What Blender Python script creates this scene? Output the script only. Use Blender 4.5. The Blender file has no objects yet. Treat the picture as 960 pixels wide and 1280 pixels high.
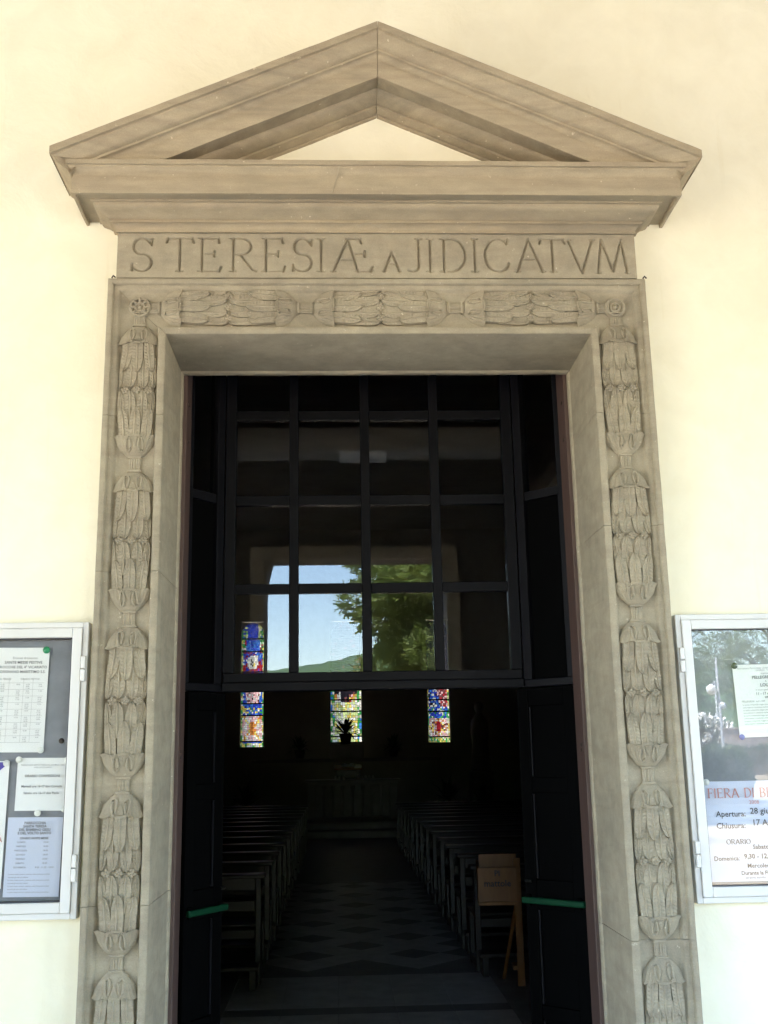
import bpy, bmesh, math, random
import numpy as np
from mathutils import Vector, Matrix, noise
R_ = math.radians
random.seed(7); rng = np.random.default_rng(11)
scene = bpy.context.scene
COL = scene.collection

# ------------------------------------------------------------------ camera
cam_d = bpy.data.cameras.new('camera'); cam = bpy.data.objects.new('camera', cam_d); COL.objects.link(cam)
cam_d.sensor_fit = 'VERTICAL'; cam_d.sensor_height = 36.0; cam_d.lens = 37.278
cam_d.clip_start = 0.05; cam_d.clip_end = 5000
_Xa = Vector((0.99902646, -0.04040547, -0.01770663))      # camera right, down, forward seen in world axes
_Yd = Vector((-0.00821028, 0.22406672, -0.97453922))
_Zf = Vector((0.04334419, 0.97373585, 0.22351685))
_m = Matrix((( _Xa.x, -_Yd.x, -_Zf.x), (_Xa.y, -_Yd.y, -_Zf.y), (_Xa.z, -_Yd.z, -_Zf.z))).to_4x4()
_m.translation = Vector((-0.165, -3.8, 1.6))
cam.matrix_world = _m
scene.camera = cam

# ------------------------------------------------------------------ sky, sun, exposure
SUN_EL = R_(56); SUN_ROT = math.atan2(-0.85, 0.40)
world = bpy.data.worlds.new('World'); scene.world = world; world.use_nodes = True
wn = world.node_tree.nodes; wl = world.node_tree.links
bg = wn['Background']; sky = wn.new('ShaderNodeTexSky'); sky.sky_type = 'NISHITA'; sky.sun_disc = False
sky.sun_elevation = SUN_EL; sky.sun_rotation = SUN_ROT; sky.air_density = 1.0; sky.dust_density = 0.3; sky.ozone_density = 1.0
wl.new(sky.outputs[0], bg.inputs[0]); bg.inputs[1].default_value = 0.15
sun_d = bpy.data.lights.new('sun', 'SUN'); sun_d.energy = 4.6; sun_d.angle = R_(0.5); sun_d.color = (1.0, 0.95, 0.86)
sun = bpy.data.objects.new('sun', sun_d); COL.objects.link(sun)
sdir = Vector((math.sin(SUN_ROT) * math.cos(SUN_EL), math.cos(SUN_ROT) * math.cos(SUN_EL), math.sin(SUN_EL)))
sun.rotation_euler = (-sdir).to_track_quat('-Z', 'Y').to_euler(); sun.location = (-20, -20, 40)
vs = scene.view_settings
vs.view_transform = 'Standard'; vs.look = 'None'; vs.gamma = 1.0; vs.use_curve_mapping = False
vs.exposure = 4.0
cy = scene.cycles
cy.use_denoising = True; cy.max_bounces = 14; cy.diffuse_bounces = 8; cy.glossy_bounces = 6; cy.transparent_max_bounces = 16
cy.sample_clamp_indirect = 8.0; cy.caustics_reflective = False; cy.caustics_refractive = False

# ------------------------------------------------------------------ materials
def new_mat(name):
    m = bpy.data.materials.new(name); m.use_nodes = True
    nt = m.node_tree
    return m, nt, nt.nodes['Principled BSDF']
def ramp(nt, stops):
    r = nt.nodes.new('ShaderNodeValToRGB'); cr = r.color_ramp
    while len(cr.elements) < len(stops): cr.elements.new(0.5)
    for e, (p, c) in zip(cr.elements, stops): e.position = p; e.color = (*c, 1)
    return r
def pos_scaled(nt, sc=(1, 1, 1)):
    g = nt.nodes.new('ShaderNodeNewGeometry'); mp = nt.nodes.new('ShaderNodeMapping'); mp.inputs['Scale'].default_value = sc
    nt.links.new(g.outputs['Position'], mp.inputs['Vector']); return mp.outputs[0]
def noise_tex(nt, vec, scale, detail=6, rough=0.6, dist=0.0):
    n = nt.nodes.new('ShaderNodeTexNoise'); n.inputs['Scale'].default_value = scale; n.inputs['Detail'].default_value = detail
    n.inputs['Roughness'].default_value = rough; n.inputs['Distortion'].default_value = dist
    nt.links.new(vec, n.inputs['Vector']); return n.outputs['Fac']
def mixc(nt, fac, a, b, mode='MIX'):
    m = nt.nodes.new('ShaderNodeMix'); m.data_type = 'RGBA'; m.blend_type = mode
    for s, v in ((m.inputs[0], fac), (m.inputs[6], a), (m.inputs[7], b)):
        if isinstance(v, (int, float)): s.default_value = v
        elif isinstance(v, tuple): s.default_value = (*v, 1)
        else: nt.links.new(v, s)
    return m.outputs[2]
def bump(nt, b, h, strength, dist):
    n = nt.nodes.new('ShaderNodeBump'); n.inputs['Strength'].default_value = strength; n.inputs['Distance'].default_value = dist
    nt.links.new(h, n.inputs['Height'])
    if b.inputs['Normal'].links: nt.links.new(b.inputs['Normal'].links[0].from_socket, n.inputs['Normal'])
    nt.links.new(n.outputs[0], b.inputs['Normal'])
def simple(name, c, rough=0.6, metal=0.0, var=0.12, sc=8.0, spec=0.5, bmp=0.0, bsc=60, coat=0.0):
    m, nt, b = new_mat(name)
    v = pos_scaled(nt); f = noise_tex(nt, v, sc, 5)
    r = ramp(nt, [(0.25, tuple(x * (1 - var) for x in c)), (0.75, tuple(min(1, x * (1 + var)) for x in c))])
    nt.links.new(f, r.inputs[0]); nt.links.new(r.outputs[0], b.inputs['Base Color'])
    b.inputs['Roughness'].default_value = rough; b.inputs['Metallic'].default_value = metal
    b.inputs['Specular IOR Level'].default_value = spec
    if coat: b.inputs['Coat Weight'].default_value = coat; b.inputs['Coat Roughness'].default_value = 0.12
    if bmp: bump(nt, b, noise_tex(nt, v, bsc, 4), bmp, 0.002)
    return m
def stone(name, c1, c2, c3, stretch=(1, 1, 1)):
    m, nt, b = new_mat(name)
    v = pos_scaled(nt, stretch)
    big = noise_tex(nt, v, 2.6, 6, 0.62, 0.6); mid = noise_tex(nt, v, 17, 6, 0.65); fine = noise_tex(nt, pos_scaled(nt), 260, 3, 0.7)
    vein = noise_tex(nt, pos_scaled(nt, (stretch[0] * 0.6, 1, stretch[2] * 4.0)), 4.0, 5, 0.6, 1.0)
    r1 = ramp(nt, [(0.28, c1), (0.5, c2), (0.72, c3)]); nt.links.new(big, r1.inputs[0])
    r2 = ramp(nt, [(0.3, (0.84, 0.85, 0.85)), (0.68, (1.08, 1.07, 1.05))]); nt.links.new(mid, r2.inputs[0])
    r3 = ramp(nt, [(0.2, (0.78, 0.78, 0.78)), (0.8, (1.16, 1.16, 1.16))]); nt.links.new(fine, r3.inputs[0])
    r4 = ramp(nt, [(0.38, (0.84, 0.80, 0.78)), (0.56, (1.05, 1.04, 1.0))]); nt.links.new(vein, r4.inputs[0])
    c = mixc(nt, 1.0, r1.outputs[0], r2.outputs[0], 'MULTIPLY'); c = mixc(nt, 0.8, c, r3.outputs[0], 'MULTIPLY'); c = mixc(nt, 0.5, c, r4.outputs[0], 'MULTIPLY')
    spots = noise_tex(nt, pos_scaled(nt), 55, 3, 0.5); r5 = ramp(nt, [(0.70, (0, 0, 0)), (0.76, (1, 1, 1))]); nt.links.new(spots, r5.inputs[0])
    c = mixc(nt, r5.outputs[0], c, tuple(min(1, x * 1.45) for x in c3))
    nt.links.new(c, b.inputs['Base Color']); b.inputs['Roughness'].default_value = 0.82; b.inputs['Specular IOR Level'].default_value = 0.3
    bump(nt, b, mid, 0.35, 0.004); bump(nt, b, fine, 0.5, 0.0012)
    return m
def glass(name, tint=(1, 1, 1), rough=0.0, ior=1.5, dirt=0.0):
    m, nt, b = new_mat(name); nt.nodes.remove(b)
    out = nt.nodes['Material Output']
    tr = nt.nodes.new('ShaderNodeBsdfTransparent'); tr.inputs[0].default_value = (*tint, 1)
    gl = nt.nodes.new('ShaderNodeBsdfGlossy'); gl.inputs['Roughness'].default_value = rough
    lw = nt.nodes.new('ShaderNodeLayerWeight'); lw.inputs['Blend'].default_value = 0.5
    f0 = ((ior - 1) / (ior + 1)) ** 2           # Schlick reflectance of one glass face
    pw = nt.nodes.new('ShaderNodeMath'); pw.operation = 'POWER'; pw.inputs[1].default_value = 5.0; nt.links.new(lw.outputs['Facing'], pw.inputs[0])
    fr = nt.nodes.new('ShaderNodeMath'); fr.operation = 'MULTIPLY_ADD'; fr.inputs[1].default_value = 1 - f0; fr.inputs[2].default_value = f0; nt.links.new(pw.outputs[0], fr.inputs[0])
    mx = nt.nodes.new('ShaderNodeMixShader')
    nt.links.new(fr.outputs[0], mx.inputs[0]); nt.links.new(tr.outputs[0], mx.inputs[1]); nt.links.new(gl.outputs[0], mx.inputs[2])
    res = mx.outputs[0]
    if dirt:
        df = nt.nodes.new('ShaderNodeBsdfDiffuse'); df.inputs[0].default_value = (0.7, 0.7, 0.7, 1)
        f = noise_tex(nt, pos_scaled(nt, (1, 1, 1)), 9, 6, 0.7); r = ramp(nt, [(0.5, (0, 0, 0)), (0.85, (dirt, dirt, dirt))]); nt.links.new(f, r.inputs[0])
        m2 = nt.nodes.new('ShaderNodeMixShader'); nt.links.new(r.outputs[0], m2.inputs[0]); nt.links.new(res, m2.inputs[1]); nt.links.new(df.outputs[0], m2.inputs[2]); res = m2.outputs[0]
    nt.links.new(res, out.inputs['Surface'])
    return m
def plaster(name, c, c2, bs=0.35):
    m, nt, b = new_mat(name)
    v = pos_scaled(nt); f1 = noise_tex(nt, v, 0.9, 6, 0.6, 0.5); f2 = noise_tex(nt, v, 38, 5, 0.65); f3 = noise_tex(nt, v, 4.5, 5, 0.6, 0.4)
    r = ramp(nt, [(0.3, c2), (0.62, c)]); nt.links.new(f1, r.inputs[0])
    r2 = ramp(nt, [(0.3, (0.95, 0.94, 0.92)), (0.7, (1.03, 1.03, 1.03))]); nt.links.new(f3, r2.inputs[0])
    drip = noise_tex(nt, pos_scaled(nt, (9, 9, 0.5)), 2.2, 4, 0.6); r3 = ramp(nt, [(0.62, (1, 1, 1)), (0.8, (0.93, 0.91, 0.86))]); nt.links.new(drip, r3.inputs[0])
    cc = mixc(nt, 1.0, r.outputs[0], r2.outputs[0], 'MULTIPLY'); cc = mixc(nt, 0.8, cc, r3.outputs[0], 'MULTIPLY')
    nt.links.new(cc, b.inputs['Base Color']); b.inputs['Roughness'].default_value = 0.9; b.inputs['Specular IOR Level'].default_value = 0.2
    bump(nt, b, f3, bs, 0.02); bump(nt, b, f2, 0.3, 0.003)
    return m
def wood(name, c1, c2, rough=0.4, axis=(1, 12, 12), coat=0.0):
    m, nt, b = new_mat(name)
    v = pos_scaled(nt, axis); f = noise_tex(nt, v, 3.5, 6, 0.6, 0.8); f2 = noise_tex(nt, v, 22, 4)
    r = ramp(nt, [(0.3, c1), (0.7, c2)]); nt.links.new(f, r.inputs[0]); nt.links.new(r.outputs[0], b.inputs['Base Color'])
    b.inputs['Roughness'].default_value = rough
    if coat: b.inputs['Coat Weight'].default_value = coat; b.inputs['Coat Roughness'].default_value = 0.15
    bump(nt, b, f2, 0.15, 0.001)
    return m
def attr_mat(name, translucent=0.0, rough=0.7, glassy=False):
    m, nt, b = new_mat(name)
    a = nt.nodes.new('ShaderNodeAttribute'); a.attribute_name = 'Col'
    if glassy:
        nt.nodes.remove(b); out = nt.nodes['Material Output']
        t = nt.nodes.new('ShaderNodeBsdfTranslucent'); nt.links.new(a.outputs['Color'], t.inputs[0])
        nt.links.new(t.outputs[0], out.inputs['Surface'])
    else:
        nt.links.new(a.outputs['Color'], b.inputs['Base Color']); b.inputs['Roughness'].default_value = rough
    return m
def foliage(name, c1, c2, sc=3.0, transl=0.25):
    m, nt, b = new_mat(name); out = nt.nodes['Material Output']
    f = noise_tex(nt, pos_scaled(nt), sc, 4); r = ramp(nt, [(0.3, c1), (0.7, c2)]); nt.links.new(f, r.inputs[0]); nt.links.new(r.outputs[0], b.inputs['Base Color'])
    b.inputs['Roughness'].default_value = 0.6
    t = nt.nodes.new('ShaderNodeBsdfTranslucent'); nt.links.new(r.outputs[0], t.inputs[0]); mx = nt.nodes.new('ShaderNodeMixShader'); mx.inputs[0].default_value = transl
    nt.links.new(b.outputs[0], mx.inputs[1]); nt.links.new(t.outputs[0], mx.inputs[2]); nt.links.new(mx.outputs[0], out.inputs['Surface'])
    return m

M = {}
M['stone'] = stone('sandstone', (0.295, 0.264, 0.208), (0.350, 0.313, 0.243), (0.385, 0.345, 0.268))
M['stone_rake'] = stone('sandstone_cornice', (0.300, 0.262, 0.200), (0.378, 0.320, 0.233), (0.410, 0.350, 0.258), (0.45, 1, 1.6))
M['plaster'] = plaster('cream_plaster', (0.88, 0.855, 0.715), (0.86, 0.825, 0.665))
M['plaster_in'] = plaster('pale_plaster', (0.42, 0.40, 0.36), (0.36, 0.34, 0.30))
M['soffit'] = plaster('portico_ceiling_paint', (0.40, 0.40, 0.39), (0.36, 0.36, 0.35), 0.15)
M['arcade'] = plaster('portico_stucco_shaded', (0.085, 0.082, 0.072), (0.07, 0.067, 0.06))  # shade of the backlit inner arcade put into the stucco colour
M['alu'] = simple('white_painted_aluminium', (0.66, 0.66, 0.655), 0.35, var=0.03)
M['alu_seam'] = simple('rubber_gasket', (0.05, 0.05, 0.06), 0.6)
M['board'] = simple('grey_felt_backing', (0.24, 0.25, 0.28), 0.9, var=0.15, sc=14)
M['paper'] = simple('white_paper', (0.88, 0.88, 0.88), 0.7, var=0.03, sc=5)
M['paper_blue'] = simple('pale_blue_paper', (0.62, 0.655, 0.80), 0.7, var=0.03, sc=5)
M['ink'] = simple('black_print', (0.05, 0.05, 0.06), 0.7)
M['ink_grey'] = simple('grey_print', (0.26, 0.26, 0.28), 0.7)
M['ink_red'] = simple('red_print_washed', (0.58, 0.27, 0.25), 0.7)  # ink lightened: the wash of the glass reflection is in its colour
M['ink_blue'] = simple('violet_print', (0.12, 0.09, 0.45), 0.7)
M['pin_white'] = simple('white_pin_plastic', (0.82, 0.82, 0.78), 0.3, var=0.02)
M['pin_green'] = simple('green_pin_plastic', (0.02, 0.28, 0.11), 0.3)
M['pin_dark'] = simple('dark_pin_plastic', (0.03, 0.03, 0.03), 0.3)
M['pin_blue'] = simple('blue_pin_plastic', (0.05, 0.10, 0.35), 0.3)
M['glass'] = glass('clear_glass')
M['glass_board'] = glass('noticeboard_glass', (0.97, 0.98, 0.98))
M['screen'] = simple('dark_grey_painted_metal', (0.0045, 0.0045, 0.0065), 0.5, var=0.12, spec=0.10)
M['screen_panel'] = simple('black_painted_panel', (0.0025, 0.0026, 0.0028), 0.55, var=0.15, spec=0.0)
M['doorwood'] = wood('brown_door_frame_paint', (0.058, 0.034, 0.028), (0.088, 0.052, 0.044), 0.6, (10, 10, 1))
M['greenbar'] = simple('green_push_bar', (0.002, 0.034, 0.015), 0.6, spec=0.1)
M['chrome'] = simple('polished_steel', (0.6, 0.6, 0.6), 0.2, 1.0)
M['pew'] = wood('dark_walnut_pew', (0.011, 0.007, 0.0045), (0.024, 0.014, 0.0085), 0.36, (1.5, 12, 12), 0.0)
M['oak'] = wood('light_wood_box', (0.26, 0.105, 0.022), (0.36, 0.150, 0.034), 0.5, (6, 6, 1))
M['tile'] = simple('grey_marble_tile', (0.50, 0.50, 0.50), 0.45, var=0.22, sc=6)
M['tile_dark'] = simple('dark_slate_tile', (0.20, 0.20, 0.205), 0.45, var=0.2, sc=6)
M['floor_in'] = simple('nave_floor_marble', (0.24, 0.24, 0.24), 0.5, var=0.22, sc=5)
M['portico_floor'] = simple('portico_stone_paving', (0.50, 0.465, 0.41), 0.6, var=0.2, sc=3)
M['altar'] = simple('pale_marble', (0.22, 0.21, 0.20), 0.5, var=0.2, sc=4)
M['lampbox'] = simple('lamp_housing', (0.07, 0.07, 0.07), 0.4)
M['diffuser'] = simple('opal_diffuser', (0.85, 0.85, 0.82), 0.3, var=0.02)
M['ground'] = simple('dry_ground', (0.36, 0.29, 0.20), 0.95, var=0.3, sc=0.6)
M['paving'] = simple('sunlit_forecourt_paving', (0.42, 0.385, 0.325), 0.85, var=0.15, sc=1.2)
M['pine'] = foliage('pine_needles', (0.10, 0.15, 0.034), (0.19, 0.25, 0.058), 1.2, 0.35)
M['pine_dark'] = foliage('dark_pine_needles', (0.050, 0.085, 0.030), (0.110, 0.150, 0.050), 0.8)
M['hedge'] = foliage('hedge_leaves', (0.04, 0.075, 0.025), (0.085, 0.13, 0.045), 2.5)
M['bark'] = simple('pine_bark', (0.12, 0.08, 0.055), 0.9, var=0.4, sc=9)
M['blossom'] = simple('white_blossom', (0.80, 0.78, 0.76), 0.7, var=0.03)
M['hill'] = foliage('wooded_hillside', (0.045, 0.085, 0.030), (0.085, 0.145, 0.045), 0.12, 0.0)
M['globe'] = simple('opal_globe', (0.80, 0.80, 0.78), 0.3, var=0.02)
M['post'] = simple('grey_lamp_post', (0.32, 0.33, 0.36), 0.5)
M['leadglass'] = attr_mat('stained_glass', glassy=True)
M['lead'] = simple('lead_came', (0.02, 0.02, 0.02), 0.5)
M['plant'] = foliage('plant_leaves', (0.020, 0.045, 0.015), (0.045, 0.085, 0.03), 5)
M['pot'] = simple('dark_flower_pot', (0.05, 0.035, 0.03), 0.6)
M['wallstone'] = simple('grey_pink_garden_wall', (0.33, 0.27, 0.25), 0.9, var=0.2, sc=3)
M['cloth'] = simple('white_altar_cloth', (0.7, 0.69, 0.66), 0.8, var=0.03)
M['roof'] = simple('roof_covering', (0.25, 0.12, 0.08), 0.9)
M['crack'] = simple('pale_mortar_repair', (0.40, 0.35, 0.26), 0.9)
M['rust'] = simple('rusty_iron', (0.05, 0.035, 0.03), 0.7)

# ------------------------------------------------------------------ mesh helpers
class MB:
    def __init__(s): s.v = []; s.f = []
    def add(s, vs_, fs_):
        o = len(s.v); s.v += [tuple(p) for p in vs_]; s.f += [tuple(i + o for i in f) for f in fs_]; return s
    def box(s, a, b):
        x0, y0, z0 = (min(a[i], b[i]) for i in range(3)); x1, y1, z1 = (max(a[i], b[i]) for i in range(3))
        return s.add([(x0,y0,z0),(x1,y0,z0),(x1,y1,z0),(x0,y1,z0),(x0,y0,z1),(x1,y0,z1),(x1,y1,z1),(x0,y1,z1)],
                     [(0,3,2,1),(4,5,6,7),(0,1,5,4),(1,2,6,5),(2,3,7,6),(3,0,4,7)])
    def prism(s, poly, axis, a, b):
        """poly: list of 2D points, extruded along axis 'x','y' or 'z' from a to b"""
        n = len(poly)
        def P(p, h): return (h, p[0], p[1]) if axis == 'x' else ((p[0], h, p[1]) if axis == 'y' else (p[0], p[1], h))
        vs_ = [P(p, a) for p in poly] + [P(p, b) for p in poly]
        fs_ = [tuple(range(n))[::-1], tuple(range(n, 2 * n))] + [(i, (i + 1) % n, n + (i + 1) % n, n + i) for i in range(n)]
        return s.add(vs_, fs_)
    def tube(s, pts, r, n=8, caps=True):
        rs = r if isinstance(r, (list, tuple)) else [r] * len(pts)
        P = [Vector(p) for p in pts]; vs_ = []; fs_ = []
        for i, p in enumerate(P):
            d = (P[min(i + 1, len(P) - 1)] - P[max(i - 1, 0)]).normalized()
            up = Vector((0, 0, 1)) if abs(d.z) < 0.9 else Vector((1, 0, 0))
            a = d.cross(up).normalized(); b2 = d.cross(a).normalized()
            for k in range(n):
                t = 2 * math.pi * k / n; vs_.append(p + a * math.cos(t) * rs[i] + b2 * math.sin(t) * rs[i])
        for i in range(len(P) - 1):
            for k in range(n): fs_.append((i*n+k, i*n+(k+1)%n, (i+1)*n+(k+1)%n, (i+1)*n+k))
        if caps: fs_ += [tuple(range(n))[::-1], tuple(range((len(P)-1)*n, len(P)*n))]
        return s.add(vs_, fs_)
    def lathe(s, prof, n=16, c=(0, 0, 0), a0=0.0, a1=2 * math.pi, axis='z', sq=1.0):
        full = abs(a1 - a0 - 2 * math.pi) < 1e-6; m = n if full else n + 1; vs_ = []; fs_ = []
        for r, h in prof:
            for k in range(m):
                t = a0 + (a1 - a0) * k / n; x, y = r * math.cos(t), r * math.sin(t) * sq
                p = (x, y, h) if axis == 'z' else (x, h, y)
                vs_.append((c[0] + p[0], c[1] + p[1], c[2] + p[2]))
        for i in range(len(prof) - 1):
            for k in range(n):
                k2 = (k + 1) % m if full else k + 1
                fs_.append((i*m+k, i*m+k2, (i+1)*m+k2, (i+1)*m+k))
        return s.add(vs_, fs_)
    def grid(s, fn, nu, nv):
        vs_ = [fn(i / nu, j / nv) for j in range(nv + 1) for i in range(nu + 1)]
        fs_ = [(j*(nu+1)+i, j*(nu+1)+i+1, (j+1)*(nu+1)+i+1, (j+1)*(nu+1)+i) for j in range(nv) for i in range(nu)]
        return s.add(vs_, fs_)
    def mesh(s, name, mat, smooth=False, fixn=True):
        me = bpy.data.meshes.new(name); me.from_pydata(s.v, [], s.f); me.materials.append(mat)
        if fixn:
            b = bmesh.new(); b.from_mesh(me); bmesh.ops.recalc_face_normals(b, faces=b.faces); b.to_mesh(me); b.free()
        if smooth:
            if smooth == 'auto': me.shade_smooth(); me.set_sharp_from_angle(angle=R_(38))
            else: me.shade_smooth()
        me.update(); return me
    def build(s, name, mat, parent=None, smooth=False, bevel=0.0, loc=None):
        o = bpy.data.objects.new(name, s.mesh(name, mat, smooth)); COL.objects.link(o); o.parent = parent
        if loc: o.location = loc
        if bevel:
            md = o.modifiers.new('bevel', 'BEVEL'); md.width = bevel; md.segments = 2; md.limit_method = 'ANGLE'; md.angle_limit = R_(40)
        return o
def link(name, me, parent=None, loc=(0, 0, 0), rot=(0, 0, 0), sc=(1, 1, 1)):
    o = bpy.data.objects.new(name, me); COL.objects.link(o); o.parent = parent; o.location = loc; o.rotation_euler = rot; o.scale = sc; return o
def tag(o, label, cat, group=None, kind=None):
    o['label'] = label; o['category'] = cat
    if group: o['group'] = group
    if kind: o['kind'] = kind
    return o
def empty(name, loc=(0, 0, 0), rz=0.0):
    o = bpy.data.objects.new(name, None); COL.objects.link(o); o.location = loc; o.rotation_euler = (0, 0, rz); o.empty_display_size = 0.1; return o
def struct(o): o['kind'] = 'structure'; return o
def copy_tree(o, parent=None):
    c = o.copy(); COL.objects.link(c); c.parent = parent
    for ch in o.children: copy_tree(ch, c)
    return c
def wear(p, amp=0.0012, sc=9.0):
    n = noise.noise_vector(Vector(p) * sc); n2 = noise.noise_vector(Vector(p) * sc * 4.3)
    return (p[0] + (n.x + 0.5 * n2.x) * amp, p[1] + (n.y + 0.5 * n2.y) * amp, p[2] + (n.z + 0.5 * n2.z) * amp)
def vgrad(n, a, b): return [a + (b - a) * i / n for i in range(n + 1)]

# ------------------------------------------------------------------ facade wall (front face Y=0)
W_IN, W_TOP, WALL_T = 0.955, 3.312, 0.50           # rough opening, hidden behind the stone surround
PX0, PX1, PY = -6.2, 6.2, -6.0                    # portico extents
CEIL = 4.77
mb = MB()
mb.box((-9, 0, -0.2), (-W_IN, WALL_T, 9)); mb.box((W_IN, 0, -0.2), (9, WALL_T, 9)); mb.box((-W_IN, 0, W_TOP), (W_IN, WALL_T, 9))
fw = mb.build('facade_wall', M['plaster']); tag(fw, 'cream plastered church front wall around the stone doorway', 'wall')

# ------------------------------------------------------------------ stone door surround
OX, OZ, SW = 0.800, 3.145, 0.222
PROF = [(-0.007, 0.360), (-0.007, 0.336), (-0.003, 0.331), (0.0, 0.328), (0.0, -0.060), (0.0015, -0.0655), (0.005, -0.068), (0.024, -0.068), (0.028, -0.0665), (0.0285, -0.060), (0.031, -0.052), (0.034, -0.0455),
        (0.037, -0.044), (0.170, -0.044), (0.174, -0.046), (0.178, -0.053), (0.183, -0.058), (0.190, -0.0595), (0.1985, -0.0595), (0.2000, -0.066), (0.2025, -0.0715), (0.206, -0.073), (0.2175, -0.073), (0.2215, -0.071), (0.2225, -0.066), (0.2225, 0.02)]
door = empty('stone_door_surround', (0, 0, 0)); tag(door, 'grey brown carved sandstone door surround with pediment and leaf garlands', 'door surround')
def sweep(fn, n):
    """fn(i/n, k) -> point for profile index k"""
    m = len(PROF); mb = MB(); vs_ = [fn(i / n, k) for i in range(n + 1) for k in range(m)]
    fs_ = [(i*m+k, i*m+k+1, (i+1)*m+k+1, (i+1)*m+k) for i in range(n) for k in range(m - 1)]
    fs_ += [tuple(range(m)), tuple(range(n*m, (n+1)*m))[::-1]]
    return mb.add(vs_, fs_)
for sx, joints in ((-1, [0.0, 1.13, 2.25, 2.83, None]), (1, [0.0, 0.98, 2.40, 2.83, None])):
    for a, b in zip(joints[:-1], joints[1:]):
        z0 = a + (0.0008 if a else 0)
        def fn(t, k, z0=z0, b=b):
            s, y = PROF[k]; top = (OZ + s - 0.0006) if b is None else b - 0.0008
            z = z0 + (top - z0) * t
            w = wear((sx * (OX + s), y, z)); return (w[0], w[1], z if t in (0, 1) else w[2])
        nseg = max(10, int(((OZ if b is None else b) - z0) / 0.025))
        sweep(fn, nseg).build('jamb_block', M['stone'], door, smooth='auto')
def fnl(t, k):
    s, y = PROF[k]; h = OX + s; x = -h + 2 * h * t; w = wear((x, y, OZ + s)); return (w[0] + (0.0006 if t == 0 else -0.0006 if t == 1 else 0), w[1], w[2])
sweep(fnl, 70).build('lintel', M['stone'], door, smooth='auto')

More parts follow.
